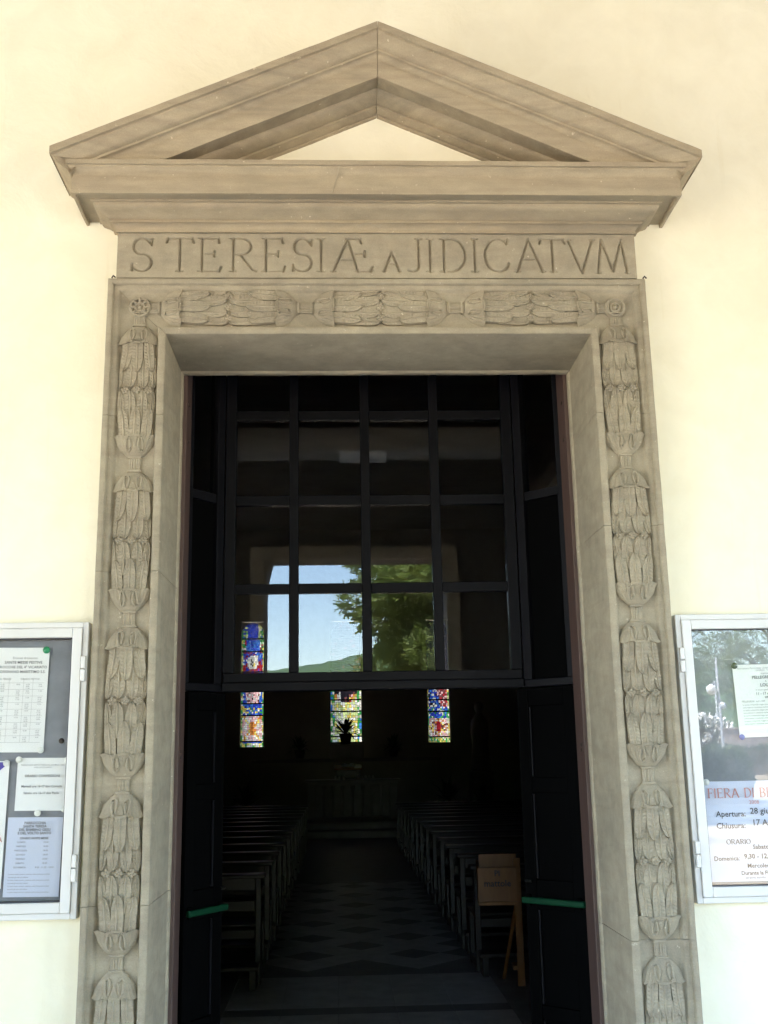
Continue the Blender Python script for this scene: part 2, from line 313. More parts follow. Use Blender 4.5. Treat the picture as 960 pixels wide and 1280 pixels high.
# --- frieze with the incised inscription (a height field carved into the block)
def arc(cx, cy, rx, ry, a0, a1, n=14): return [(cx + rx * math.cos(R_(a0 + (a1 - a0) * i / n)), cy + ry * math.sin(R_(a0 + (a1 - a0) * i / n))) for i in range(n + 1)]
def ser(x, y, w=0.10): return [(x - w, y), (x + w, y)]
G = {   # capitals on a unit cap height: (width, [strokes])
 'S': (0.66, [[(0.60, 0.84), (0.56, 0.93)] , arc(0.33, 0.755, 0.26, 0.245, 25, 250, 18) + arc(0.33, 0.26, 0.29, 0.26, 78, -155, 20), [(0.615, 0.80), (0.625, 0.97)], [(0.04, 0.20), (0.03, 0.03)]]),
 'T': (0.80, [[(0.40, 0), (0.40, 1)], [(0.02, 1), (0.78, 1)], [(0.02, 1), (-0.02, 0.88)], [(0.78, 1), (0.82, 0.88)], ser(0.40, 0)]),
 'E': (0.70, [[(0.12, 0), (0.12, 1)], [(0.0, 1), (0.62, 1)], [(0.12, 0.53), (0.50, 0.53)], [(0.0, 0), (0.66, 0)], [(0.62, 1), (0.64, 0.87)], [(0.66, 0), (0.71, 0.13)], [(0.50, 0.60), (0.50, 0.46)]]),
 'R': (0.80, [[(0.12, 0), (0.12, 1)], [(0.0, 1), (0.36, 1)] + arc(0.36, 0.755, 0.31, 0.245, 90, -90, 14) + [(0.12, 0.51)], [(0.34, 0.51), (0.72, 0.06), (0.84, 0.0)], ser(0.12, 0)]),
 'I': (0.26, [[(0.13, 0), (0.13, 1)], ser(0.13, 0), ser(0.13, 1)]),
 'A': (0.90, [[(0.06, 0), (0.45, 1)], [(0.45, 1), (0.86, 0)], [(0.20, 0.36), (0.72, 0.36)], ser(0.06, 0, 0.08), ser(0.86, 0, 0.08)]),
 'Æ': (1.36, [[(0.05, 0), (0.52, 1)], [(0.52, 1), (0.84, 0.0)], [(0.22, 0.34), (0.70, 0.34)], [(0.46, 1), (0.92, 1)], [(0.92, 1), (0.96, 0.87)], [(0.67, 0.53), (1.06, 0.53)], [(1.06, 0.60), (1.06, 0.46)], [(0.76, 0), (1.24, 0)], [(1.24, 0), (1.30, 0.13)], ser(0.05, 0, 0.08)]),
 'J': (0.42, [[(0.30, 1), (0.30, 0.18)] + arc(0.12, 0.18, 0.18, 0.18, 0, -100, 8) + [(0.0, 0.04)], ser(0.30, 1)]),
 'D': (0.84, [[(0.12, 0), (0.12, 1)], [(0.0, 1), (0.34, 1)] + arc(0.34, 0.5, 0.46, 0.5, 90, -90, 18) + [(0.0, 0)]]),
 'C': (0.80, [arc(0.46, 0.5, 0.44, 0.5, 48, 312, 24), [(0.75, 0.86), (0.79, 0.99)], [(0.755, 0.13), (0.80, 0.24)]]),
 'V': (0.86, [[(0.05, 1), (0.45, 0)], [(0.45, 0), (0.82, 1)], ser(0.05, 1, 0.08), ser(0.82, 1, 0.08)]),
 'M': (1.02, [[(0.06, 0), (0.20, 1)], [(0.20, 1), (0.52, 0.05)], [(0.52, 0.05), (0.82, 1)], [(0.82, 1), (0.96, 0)], ser(0.06, 0, 0.07), ser(0.96, 0, 0.07)]),
 'F': (0.62, [[(0.12, 0), (0.12, 1)], [(0.0, 1), (0.58, 1)], [(0.12, 0.53), (0.46, 0.53)], [(0.58, 1), (0.60, 0.84)], [(0.46, 0.62), (0.46, 0.44)], ser(0.12, 0, 0.12)]),
 'B': (0.72, [[(0.12, 0), (0.12, 1)], [(0.0, 1), (0.34, 1)] + arc(0.34, 0.76, 0.26, 0.24, 90, -90, 10) + [(0.12, 0.52)], [(0.34, 0.52)] + arc(0.34, 0.26, 0.32, 0.26, 90, -90, 10) + [(0.0, 0)]]),
 'N': (0.84, [[(0.12, 0), (0.12, 1)], [(0.10, 1), (0.74, 0)], [(0.74, 0), (0.74, 1)], ser(0.12, 0), ser(0.74, 1), ser(0.08, 1, 0.08)]),
 'O': (0.88, [arc(0.44, 0.5, 0.42, 0.5, 0, 360, 26)]),
 'Z': (0.72, [[(0.06, 1), (0.66, 1)], [(0.66, 1), (0.04, 0)], [(0.04, 0), (0.68, 0)], [(0.06, 1), (0.04, 0.86)], [(0.68, 0), (0.70, 0.15)]]),
 ' ': (0.40, [])}
INS = [('S', -0.939, -0.857), ('T', -0.804, -0.708), ('E', -0.687, -0.601), ('R', -0.569, -0.472), ('E', -0.445, -0.359), ('S', -0.332, -0.252), ('I', -0.239, -0.203), ('Æ', -0.181, -0.019),
       ('a', 0.015, 0.081), ('J', 0.112, 0.168), ('I', 0.180, 0.212), ('D', 0.235, 0.336), ('I', 0.352, 0.384), ('C', 0.405, 0.498), ('A', 0.523, 0.633), ('T', 0.622, 0.715), ('V', 0.726, 0.831), ('M', 0.836, 0.964)]
FX, FZ0, FZ1, FD = 0.992, 3.3705, 3.552, 0.070
nx, nz = 1050, 96
gx = np.linspace(-FX, FX, nx); gz = np.linspace(FZ0, FZ1, nz); GX, GZ = np.meshgrid(gx, gz)
depth = np.zeros_like(GX)
def groove(p, q, hw, dp):
    (x0, z0), (x1, z1) = p, q
    i0 = max(0, np.searchsorted(gx, min(x0, x1) - 0.015)); i1 = np.searchsorted(gx, max(x0, x1) + 0.015)
    if i1 <= i0: return
    X, Z = GX[:, i0:i1], GZ[:, i0:i1]; dx, dz = x1 - x0, z1 - z0; L2 = dx * dx + dz * dz + 1e-12
    t = np.clip(((X - x0) * dx + (Z - z0) * dz) / L2, 0, 1); d = np.hypot(X - x0 - t * dx, Z - z0 - t * dz)
    depth[:, i0:i1] = np.maximum(depth[:, i0:i1], dp * np.clip(1 - d / hw, 0, 1))
for ch, x0, x1 in INS:
    small = ch == 'a'; w, st = G['A' if small else ch]
    zb, zt = (3.398, 3.478) if small else (3.3975, 3.5325)
    if x0 > 0.7: zb -= 0.004; zt -= 0.003
    for pl in st:
        pts = [(x0 + (x1 - x0) * px / w, zb + (zt - zb) * py) for px, py in pl]
        for p, q in zip(pts[:-1], pts[1:]):
            vert = abs(q[1] - p[1]) / (math.hypot(q[0] - p[0], q[1] - p[1]) + 1e-9)
            groove(p, q, 0.0042 + 0.0024 * vert, 0.0085 + 0.0045 * vert)
rough_ = rng.normal(0, 1, (nz // 6 + 2, nx // 6 + 2))
ii = np.linspace(0, rough_.shape[0] - 1.001, nz); jj = np.linspace(0, rough_.shape[1] - 1.001, nx); a_ = ii.astype(int); b_ = jj.astype(int)
fi = (ii - a_)[:, None]; fj = (jj - b_)[None, :]
rr = (rough_[a_][:, b_] * (1 - fi) * (1 - fj) + rough_[a_ + 1][:, b_] * fi * (1 - fj) + rough_[a_][:, b_ + 1] * (1 - fi) * fj + rough_[a_ + 1][:, b_ + 1] * fi * fj)
Ysurf = -FD + depth + rr * 0.00025
vsf = np.stack([GX, Ysurf, GZ], -1).reshape(-1, 3)
idx = np.arange(nx * nz).reshape(nz, nx)
quads = np.stack([idx[:-1, :-1], idx[:-1, 1:], idx[1:, 1:], idx[1:, :-1]], -1).reshape(-1, 4)
base = len(vsf); ring = list(idx[0, :]) + list(idx[1:, -1]) + list(idx[-1, -2::-1]) + list(idx[-2:0:-1, 0])
back = vsf[ring].copy(); back[:, 1] = 0.01
allv = np.vstack([vsf, back]); nr = len(ring)
sides = [(ring[i], base + i, base + (i + 1) % nr, ring[(i + 1) % nr]) for i in range(nr)]
fm = bpy.data.meshes.new('frieze'); fm.from_pydata(allv.tolist(), [], quads.tolist() + sides); fm.materials.append(M['stone']); fm.shade_smooth(); fm.set_sharp_from_angle(angle=R_(50)); fm.update()
link('frieze', fm, door)

# --- horizontal cornice (mitred returns at both ends)
CP = [(0.070, 3.5535), (0.079, 3.5535), (0.079, 3.560), (0.0755, 3.562), (0.077, 3.568), (0.084, 3.575), (0.094, 3.580), (0.0955, 3.5805), (0.1055, 3.581), (0.1055, 3.590), (0.1035, 3.592), (0.118, 3.597), (0.130, 3.603), (0.146, 3.607), (0.160, 3.612), (0.168, 3.619), (0.170, 3.626),
      (0.181, 3.6265), (0.182, 3.634), (0.234, 3.634), (0.2355, 3.6195), (0.2495, 3.6195), (0.2505, 3.622), (0.2505, 3.684), (0.2465, 3.6845), (0.2465, 3.690), (0.248, 3.700), (0.254, 3.711), (0.2635, 3.718), (0.2645, 3.7235), (0.2745, 3.7245), (0.275, 3.742), (0.271, 3.7445), (0.0, 3.752)]
def latx(d): return 0.992 + 0.76 * (d - 0.07)
NF, NR = 96, 12
mb = MB(); m = len(CP); vs_ = []
cols = NF + 2 * NR + 1
for i in range(cols):
    for d, z in CP:
        X = latx(d)
        if i < NR: p = (-X, 0.004 - (d + 0.004) * i / NR, z)
        elif i <= NR + NF: p = (-X + 2 * X * (i - NR) / NF, -d, z)
        else: p = (X, -d + (d + 0.004) * (i - NR - NF) / NR, z)
        vs_.append(wear(p, 0.0011, 8))
fs_ = [(i*m+k, i*m+k+1, (i+1)*m+k+1, (i+1)*m+k) for i in range(cols - 1) for k in range(m - 1)]
mb.add(vs_, fs_); mb.build('cornice', M['stone_rake'], door, smooth='auto')
# --- raking cornices
RP = [(-0.01, 4.064), (0.046, 4.068), (0.055, 4.071), (0.055, 4.078), (0.051, 4.080), (0.062, 4.084), (0.077, 4.087), (0.080, 4.0885), (0.0905, 4.089), (0.0905, 4.098), (0.088, 4.101), (0.108, 4.105), (0.124, 4.110), (0.138, 4.116), (0.147, 4.124), (0.149, 4.133),
      (0.158, 4.134), (0.159, 4.132), (0.216, 4.127), (0.2175, 4.122), (0.2345, 4.1215), (0.2355, 4.124), (0.2355, 4.190), (0.231, 4.191), (0.231, 4.197), (0.233, 4.208), (0.239, 4.217), (0.243, 4.219), (0.2535, 4.220), (0.2540, 4.229), (0.251, 4.231), (0.262, 4.235), (0.271, 4.243), (0.276, 4.256), (0.283, 4.268), (0.290, 4.276), (0.2905, 4.283), (0.3015, 4.285), (0.302, 4.313), (0.297, 4.317), (-0.01, 4.335)]
TAN = 0.4467; TIP = 1.2
for sx in (-1, 1):
    mb = MB(); m = len(RP); n = 56; vs_ = []
    for i in range(n + 1):
        t = i / n; x = 0.0009 + (TIP - 0.0009) * t
        for d, h in RP:
            w = wear((sx * x, -d, h - x * TAN), 0.0014, 7)
            vs_.append((sx * x if t in (0, 1) else w[0], w[1], w[2]))
    mb.add(vs_, [(i*m+k, i*m+k+1, (i+1)*m+k+1, (i+1)*m+k) for i in range(n) for k in range(m - 1)] + [tuple(range(m)), tuple(range(n*m, (n+1)*m))[::-1]])
    me = mb.mesh('raking_cornice', M['stone_rake'])
    b = bmesh.new(); b.from_mesh(me)
    geo = bmesh.ops.bisect_plane(b, geom=b.verts[:] + b.edges[:] + b.faces[:], plane_co=(0, 0, 3.7455), plane_no=(0, 0, 1), clear_inner=True)
    b.to_mesh(me); b.free(); me.shade_smooth(); me.set_sharp_from_angle(angle=R_(38))
    rk = link('raking_cornice', me, door)
    # sima return at the lower end
    poly = [(1.100, 3.7445), (1.130, 3.690), (1.136, 3.690), (1.140, 3.700), (1.150, 3.709), (1.163, 3.714), (1.174, 3.722), (1.183, 3.735), (1.1925, 3.742), (1.194, 3.747), (1.1995, 3.749), (1.2, 3.776), (1.17, 3.790), (1.10, 3.800)]
    mb = MB(); ny = 10; vs_ = []; fs_ = []; q = len(poly)
    for i in range(ny + 1):
        y = 0.004 - (0.300) * i / ny
        for px, pz in poly: w = wear((sx * px, y, pz), 0.001, 9); vs_.append((w[0], y, w[2]))
    # mitre: pull the front end in with the same overhang as the side
    for k, (px, pz) in enumerate(poly):
        vs_[ny * q + k] = (vs_[ny * q + k][0], -(0.300 - min(0.052, (1.2 - px) * 0.75)), pz)
    fs_ += [(i*q+k, i*q+(k+1) % q, (i+1)*q+(k+1) % q, (i+1)*q+k) for i in range(ny) for k in range(q)] + [tuple(range(q)), tuple(range(ny*q, (ny+1)*q))[::-1]]
    mb.add(vs_, fs_).build('cornice_return', M['stone_rake'], door, smooth='auto')

# --- plastered tympanum
mb = MB(); mb.prism([(-0.82, 3.7535), (0.82, 3.7535), (0.0, 4.09)], 'y', -0.0435, 0.004); mb.build('tympanum', M['plaster'], door)
# --- carved garlands
def surf(t, phi, r): return (r * math.cos(phi), -0.042 - 0.50 * r * math.sin(phi), t)   # u, Y, t (axis along local Z)
def swell(u): return 0.021 * math.sqrt(max(0.0, 1 - (u / 0.080) ** 2))
def leaf_mesh(name, u0, w, t0, t1, lift, flare=0.0, curl=0.006):
    na, nb = 16, 34; mb = MB(); vs_ = []
    for j in range(nb + 1):
        b = j / nb; t = t0 + (t1 - t0) * b
        sh = (0.90 + 0.10 * math.sin(math.pi * min(1, b / 0.7))) if b < 0.52 else max(0.0, 1 - ((b - 0.52) / 0.48) ** 2.0) ** 0.58
        sh = max(sh, 0.015)
        for i in range(na + 1):
            a = -1 + 2 * i / na; e = abs(a); u = u0 + a * w * sh + flare * b * b
            n = swell(u0 + 0.6 * a * w * sh) + lift + 0.0030 * (1 - e ** 6) + 0.0034 * math.exp(-(a / 0.09) ** 2) - 0.0016 * math.exp(-((e - 0.20) / 0.08) ** 2) + 0.0016 * math.exp(-((e - 0.86) / 0.09) ** 2)
            n += 0.0015 * math.sin((b * abs(t1 - t0) / 0.0125 + e * 0.75) * 2 * math.pi) * (1 - math.exp(-((e - 0.05) / 0.25) ** 2)) * (e < 0.85) * min(1, (1 - b) * 5)
            n += curl * max(0, (b - 0.80) / 0.20) ** 2
            if e > 0.99 or j == nb: n -= 0.0125
            if j == 0: n -= 0.008
            vs_.append((u, -0.042 - n, t))
    mb.add(vs_, [(j*(na+1)+i, j*(na+1)+i+1, (j+1)*(na+1)+i+1, (j+1)*(na+1)+i) for j in range(nb) for i in range(na)])
    return mb.mesh(name, M['stone'], smooth='auto')
PH = math.pi / 2
LEAVES = [leaf_mesh('leaf', 0.0, 0.0235, 0.190, 0.066, 0.0055)] + [leaf_mesh('leaf', s * 0.0405, 0.0215, 0.190, 0.072, 0.0030, s * 0.0130, 0.008) for s in (-1, 1)] \
       + [leaf_mesh('leaf', s * 0.0212, 0.0225, 0.128, 0.003, -0.0005, s * 0.0030, 0.009) for s in (-1, 1)] + [leaf_mesh('leaf', s * 0.0530, 0.0150, 0.128, 0.004, -0.0030, s * 0.0080, 0.010) for s in (-1, 1)]
def bud_half(mb, sgn):
    # core
    mb.grid(lambda u, v: (-0.061 + 0.122 * u, -0.042 - swell(-0.061 + 0.122 * u) + 0.0030, sgn * v * 0.19), 12, 6)
    # bell-shaped calyx with a scalloped fluted rim
    def bell_r(k): return 0.022 + 0.049 * math.sin(k * math.pi / 2) ** 0.72 + 0.0085 * max(0, (k - 0.80) / 0.20) ** 2
    def bell(u, v):
        phi = u * math.pi; k = v; r = bell_r(k); side = min(1, max(0, (abs(phi - PH) - R_(22)) / R_(14)))
        sc_ = abs(math.cos(3.5 * (phi - PH)))
        r *= 1 + 0.065 * k * side * math.cos(26 * (phi - PH)); t = 0.256 - 0.074 * k - 0.007 * max(0, k - 0.7) / 0.3 * sc_
        p = surf(t, phi, r); return (p[0], p[1], sgn * t)
    mb.grid(bell, 72, 14)
    def lip(u, v):
        phi = u * math.pi; sc_ = abs(math.cos(3.5 * (phi - PH))); t = 0.182 - 0.007 * sc_ + 0.004 * v
        r = (0.0795 - 0.030 * v); p = surf(t, phi, r); return (p[0], p[1], sgn * t)
    mb.grid(lip, 48, 2)
    def onbell(u, t, lift):
        k = max(0.02, min(1, (0.256 - t) / 0.074)); r = bell_r(k); n = 0.50 * math.sqrt(max(0, r * r - u * u)); return (u, -0.042 - n - lift, sgn * t)
    for s in (-1, 1):          # teardrop scrolls either side of the palmette
        pts = []
        for k in range(19):
            th = R_(200) - R_(340) * k / 18; uu = s * (0.0225 + 0.0115 * math.sin(th) * (0.75 + 0.25 * math.cos(th))); tt = 0.211 + 0.026 * math.cos(th)
            pts.append(onbell(uu, tt, 0.0018))
        mb.tube(pts, [0.0036 + 0.0014 * math.sin(math.pi * i / 18) for i in range(19)], 6)
    for da in (-2, -1, 0, 1, 2):      # palmette between the scrolls
        mb.tube([onbell(da * 0.0052 * (1 - 0.55 * q / 5), 0.184 + (0.036 - 0.004 * abs(da)) * q / 5, 0.0010) for q in range(6)], [0.0028, 0.0027, 0.0025, 0.0022, 0.0019, 0.0014], 5)
    # collar ring at the calyx base
    mb.lathe([(0.020, sgn * 0.252), (0.027, sgn * 0.254), (0.028, sgn * 0.259), (0.024, sgn * 0.262), (0.0, sgn * 0.262)], 16, (0, -0.040, 0), math.pi, 2 * math.pi, 'z', 0.75)
mb = MB(); bud_half(mb, 1); bud_half(mb, -1)
for fu in (0.0, 0.043, -0.043):        # knot of small flowers between the two halves
    c0 = Vector((fu, -0.042 - swell(fu) - 0.0005, 0.0)); nrm = Vector((fu * 4, -1, 0)).normalized(); tz = Vector((0, 0, 1)); tu = tz.cross(nrm).normalized()
    for k in range(6):
        if k < 5: a = 2 * math.pi * k / 5 + fu * 20; ctr = c0 + (tu * math.cos(a) + tz * math.sin(a)) * 0.0095; rr_ = 0.0072; hh = 0.70
        else: ctr = c0 + nrm * 0.003; rr_ = 0.0052; hh = 0.8
        vs_ = []
        for i in range(5):
            th = math.pi / 2 * i / 4
            for j in range(8):
                f_ = 2 * math.pi * j / 8; vs_.append(ctr + (tu * math.cos(f_) + tz * math.sin(f_)) * rr_ * math.cos(th) + nrm * (hh * rr_ * math.sin(th)))
        mb.add(vs_, [(i*8+j, i*8+(j+1) % 8, (i+1)*8+(j+1) % 8, (i+1)*8+j) for i in range(4) for j in range(8)])
BUD = mb.mesh('carved_bud', M['stone'], smooth='auto')
mb = MB()
for k in range(5):
    u = -0.0165 + 0.00825 * k; mb.tube([(u, -0.052 + 0.22 * abs(u), -0.026), (u, -0.052 + 0.22 * abs(u), 0.026)], 0.0046, 6)
mb.box((-0.018, -0.052, -0.026), (0.018, -0.040, 0.026))
for s in (-1, 1): mb.box((-0.024, -0.061, s * 0.022), (0.024, -0.040, s * 0.028))
LINK = mb.mesh('fluted_link', M['stone'], smooth='auto')
def put_bud(loc, rot):
    o = link('carved_bud', BUD, door, loc, rot, (random.uniform(0.97, 1.03), random.uniform(0.95, 1.08), random.uniform(0.985, 1.01)))
    for me in LEAVES:
        for turn in (0.0, math.pi):
            link('leaf', me, o, (random.uniform(-0.0008, 0.0008), random.uniform(-0.001, 0.001), random.uniform(-0.002, 0.002)), (0, turn + R_(random.uniform(-0.5, 0.5)), 0), (random.uniform(0.98, 1.02), random.uniform(0.97, 1.04), random.uniform(0.98, 1.02)))
    return o
# the second half of every bud is the first one turned about the outward (Y) axis
JX = 0.902
for sx in (-1, 1):
    for z in (2.928, 2.363, 1.798, 1.233, 0.668): put_bud((sx * JX, 0, z), (0, 0, 0))
    for z in (2.6455, 2.0805, 1.5155, 0.9505, 0.3855): link('fluted_link', LINK, door, (sx * JX, 0, z))
    link('fluted_link', LINK, door, (sx * JX, 0, 3.208))
for x in (-0.5705, 0.002, 0.5745): put_bud((x, 0, 3.2555), (0, R_(90), 0))
for x in (-0.284, 0.288, -0.8525, 0.8545): link('fluted_link', LINK, door, (x, 0, 3.2555), (0, R_(90), 0), (1, 1, 0.8 if abs(x) > 0.5 else 0.95))
for sx in (-1, 1):
    mb = MB()
    prof = [(0.040, -0.040), (0.042, -0.052), (0.038, -0.061), (0.032, -0.062), (0.028, -0.054), (0.024, -0.053), (0.020, -0.060), (0.015, -0.062), (0.011, -0.055), (0.008, -0.060), (0.004, -0.065), (0.0, -0.066)]
    mb.lathe(prof, 28, (0, 0, 0), axis='y')
    if sx < 0:
        for k in range(8):
            a = 2 * math.pi * k / 8; mb.tube([(0.016 * math.cos(a), -0.058, 0.016 * math.sin(a)), (0.030 * math.cos(a), -0.063, 0.030 * math.sin(a)), (0.038 * math.cos(a), -0.058, 0.038 * math.sin(a))], [0.004, 0.0055, 0.003], 6)
    mb.build('rosette', M['stone'], door, smooth='auto', loc=(sx * JX, 0, 3.2565))
# pale mortar crack on the cornice front and rusty clamp stubs over the lintel
mb = MB(); cx = -0.17
pts = [(-0.140, -0.2725, 3.735), (-0.152, -0.2675, 3.716), (-0.158, -0.2525, 3.690), (-0.168, -0.2520, 3.655), (-0.178, -0.2520, 3.624)]
mb.tube(pts, [0.0012, 0.0018, 0.0014, 0.0016, 0.001], 5); mb.build('mortar_crack', M['crack'], door)
for x in (-1.010, 0.012, 1.016):
    mb = MB(); mb.tube([(x, -0.062, 3.372), (x + 0.006, -0.066, 3.380), (x + 0.014, -0.062, 3.3735)], 0.0032, 6); mb.build('iron_clamp', M['rust'], door)

# ------------------------------------------------------------------ wooden door frame behind the stone
wf = empty('wooden_door_frame', (0, 0.4, 0)); tag(wf, 'thin brown wooden frame lining the back of the stone doorway', 'door frame')
for sx in (-1, 1):
    mb = MB(); mb.box((sx * 0.778, 0.3615 - 0.4, 0.0), (sx * 0.952, 0.499 - 0.4, 3.239)); mb.build('frame_post', M['doorwood'], wf, bevel=0.004)
    for z in (3.02, 2.86, 1.62, 1.60):
        mb = MB(); mb.box((sx * 0.7775, 0.395 - 0.4, z), (sx * 0.7735, 0.41 - 0.4, z + 0.012)); mb.build('hinge_pin', M['rust'], wf)
mb = MB(); mb.box((-0.952, 0.3615 - 0.4, 3.24), (0.952, 0.499 - 0.4, 3.31)); mb.build('frame_head', M['doorwood'], wf, bevel=0.004)

# ------------------------------------------------------------------ glazed entrance screen (fixed light over the doors, canted sides)
SY = 0.70; XL, XR = -0.655, 0.612; NL, NRr = (-0.795, 0.515), (0.795, 0.515); ST = 3.46
scr = empty('glazed_entrance_screen', (0, SY, 0)); tag(scr, 'dark grey metal glazed screen with gridded transom window inside the doorway', 'glazed screen')
T = 0.05
def sbox(name, a, b, mat, bev=0.004): mb = MB(); mb.box((a[0], a[1] - SY, a[2]), (b[0], b[1] - SY, b[2])); return mb.build(name, mat, scr, bevel=bev)
VX = [-0.357, -0.045, 0.262]; HZ = [2.302, 2.690, 3.078]
sbox('transom_bar', (XL, SY - 0.020, 1.868), (XR, SY + T, 1.905), M['screen']); sbox('transom_bar', (XL + 0.004, SY - 0.006, 1.9052), (XR - 0.004, SY + T, 1.945), M['screen'])
sbox('top_rail', (XL, SY, 3.40), (XR, SY + T, ST), M['screen'])
sbox('side_stile', (XL, SY, 1.9455), (XL + 0.047, SY + T, 3.3995), M['screen']); sbox('side_stile', (XR - 0.047, SY, 1.9455), (XR, SY + T, 3.3995), M['screen'])
xs = [XL + 0.047] + VX + [XR - 0.047]; zs = [1.945] + HZ + [3.40]
for x in VX: sbox('mullion', (x - 0.020, SY + 0.004, 1.9455), (x + 0.020, SY + T - 0.004, 3.3995), M['screen'], 0.003)
for k in range(4):
    x0 = xs[k] + (0.0205 if k else 0); x1 = xs[k + 1] - (0.0205 if k < 3 else 0)
    for z in HZ: sbox('glazing_bar', (x0, SY + 0.006, z - 0.021), (x1, SY + T - 0.006, z + 0.021), M['screen'], 0.003)
    for q in range(4):
        z0 = zs[q] + (0.0215 if q else 0.0005); z1 = zs[q + 1] - (0.0215 if q < 3 else 0.0005)
        mb = MB(); mb.box((x0 + 0.0005, 0.020, z0), (x1 - 0.0005, 0.026, z1)); mb.build('pane', M['glass'], scr)
def canted(P0, P1, sx):
    """side light from the near jamb point P0 to the far corner P1"""
    d = Vector((P1[0] - P0[0], P1[1] - P0[1], 0)); L = d.length; ang = math.atan2(d.y, d.x); n = -sx
    def cb(name, u0, u1, w0, w1, z0, z1, mat, bev=0.003):
        mb = MB(); mb.box((u0, w0, z0), (u1, w1, z1)); o = mb.build(name, mat, scr, bevel=bev); o.location = (P0[0], P0[1] - SY, 0); o.rotation_euler = (0, 0, ang); return o
    w0, w1 = (-T, 0) if sx < 0 else (0, T)
    w0, w1 = (0, T) if sx < 0 else (-T, 0)
    cb('side_stile', 0.0, 0.04, w0, w1, 1.90, ST, M['screen']); cb('side_stile', L - 0.045, L - 0.002, w0, w1, 1.90, ST, M['screen'])
    cb('side_rail', 0.0, L - 0.002, w0 - 0.004, w1 + 0.004, 1.868, 1.8995, M['screen']); cb('side_rail', 0.0405, L - 0.0455, w0, w1, 3.40, ST, M['screen'])
    for z in (2.69,): cb('glazing_bar', 0.0405, L - 0.0455, w0 + 0.006, w1 - 0.006, z - 0.02, z + 0.02, M['screen'])
    for z0, z1, nm_, mt_ in ((1.90, 2.6695, 'panel', M['screen_panel']), (2.7105, 3.3995, 'pane', M['glass'])): cb(nm_, 0.0405, L - 0.0455, 0.5 * (w0 + w1) - 0.003, 0.5 * (w0 + w1) + 0.003, z0, z1, mt_, 0)
canted(NL, (XL, SY), -1); canted(NRr, (XR, SY), 1)
# open door leaves standing along the canted sides
def door_leaf(P0, P1, sx, label):
    d = Vector((P1[0] - P0[0], P1[1] - P0[1], 0)); L = d.length; ang = math.atan2(d.y, d.x)
    r = empty('door_leaf', (P0[0], P0[1], 0), ang); tag(r, label, 'door', 'open entrance doors')
    f = 1 if sx < 0 else -1       # local side that faces away from the opening
    def lb(name, u0, u1, w0, w1, z0, z1, mat, bev=0.003, par=r): mb = MB(); mb.box((u0, f * w0, z0), (u1, f * w1, z1)); return mb.build(name, mat, par, bevel=bev)
    lb('stile', 0, 0.055, 0.0, 0.045, 0.012, 1.862, M['screen_panel']); lb('stile', L - 0.055, L, 0.0, 0.045, 0.012, 1.862, M['screen_panel'])
    for z0, z1 in ((0.012, 0.16), (0.58, 0.63), (0.99, 1.10), (1.44, 1.50), (1.79, 1.862)): lb('rail', 0.0552, L - 0.0552, 0.001, 0.044, z0, z1, M['screen_panel'])
    for z0, z1 in ((0.1605, 0.5795), (0.6305, 0.9895), (1.1005, 1.4395), (1.5005, 1.7895)):
        p = lb('panel', 0.056, L - 0.056, 0.014, 0.030, z0, z1, M['screen_panel'], 0)
        lb('moulding', L - 0.064, L - 0.0555, 0.003, 0.0138, z0 + 0.004, z1 - 0.004, M['screen'], 0.002)
    bar = lb('push_bar', -0.010, L - 0.002, -0.036, -0.016, 1.011, 1.035, M['greenbar'], 0.006)
    lb('bracket', L - 0.03, L - 0.008, -0.0155, -0.0005, 1.0, 1.044, M['screen_panel'], 0.004, bar); lb('bracket', 0.014, 0.036, -0.0155, -0.0005, 1.0, 1.044, M['screen_panel'], 0.004, bar)
    mb = MB(); mb.tube([(L - 0.028, -f * 0.0, 1.098), (L - 0.028, -f * 0.035, 1.098), (L - 0.060, -f * 0.037, 1.098)], 0.006, 8); mb.build('handle', M['chrome'], r, smooth='auto')
    return r
door_leaf((NL[0] + 0.030, NL[1] + 0.0), (XL + 0.014, SY + 0.01), -1, 'left black open door leaf with green push bar')
door_leaf((NRr[0] - 0.010, NRr[1]), (XR - 0.030, SY + 0.01), 1, 'right black open door leaf with green push bar')

# ------------------------------------------------------------------ notice boards
def text_mesh(mb, s, x, z, size, y, align='LEFT', bold=0.0, shear=0.0):
    cu = bpy.data.curves.new('t', 'FONT'); cu.body = s; cu.size = size; cu.align_x = align; cu.resolution_u = 2; cu.offset = bold; cu.shear = shear
    o = bpy.data.objects.new('t', cu); me = bpy.data.meshes.new_from_object(o)
    mb.add([(x + v.co.x, y, z + v.co.y) for v in me.vertices], [tuple(p.vertices) for p in me.polygons])
    bpy.data.objects.remove(o); bpy.data.curves.remove(cu); bpy.data.meshes.remove(me)
def serif_text(mb, s, x, z, h, y, wide=1.0, thick=0.15, thin=0.05):
    for ch in s:
        w, st = G[ch]
        for pl in st:
            for (ax, az), (bx, bz) in zip(pl[:-1], pl[1:]):
                dx, dz = bx - ax, bz - az; l = math.hypot(dx, dz)
                if l < 1e-6: continue
                wt = abs(0.25 * dx - 0.97 * dz) / l; t = thin + (thick - thin) * wt ** 2 if (len(pl) > 2 or l > 0.35) else thin
                px, pz = -dz / l * t / 2, dx / l * t / 2
                q = [(ax + px, az + pz), (ax - px, az - pz), (bx - px, bz - pz), (bx + px, bz + pz)]
                mb.add([(x + u * h * wide, y, z + v * h) for u, v in q], [(0, 1, 2, 3)])
        x += (w + 0.14) * h * wide
    return x
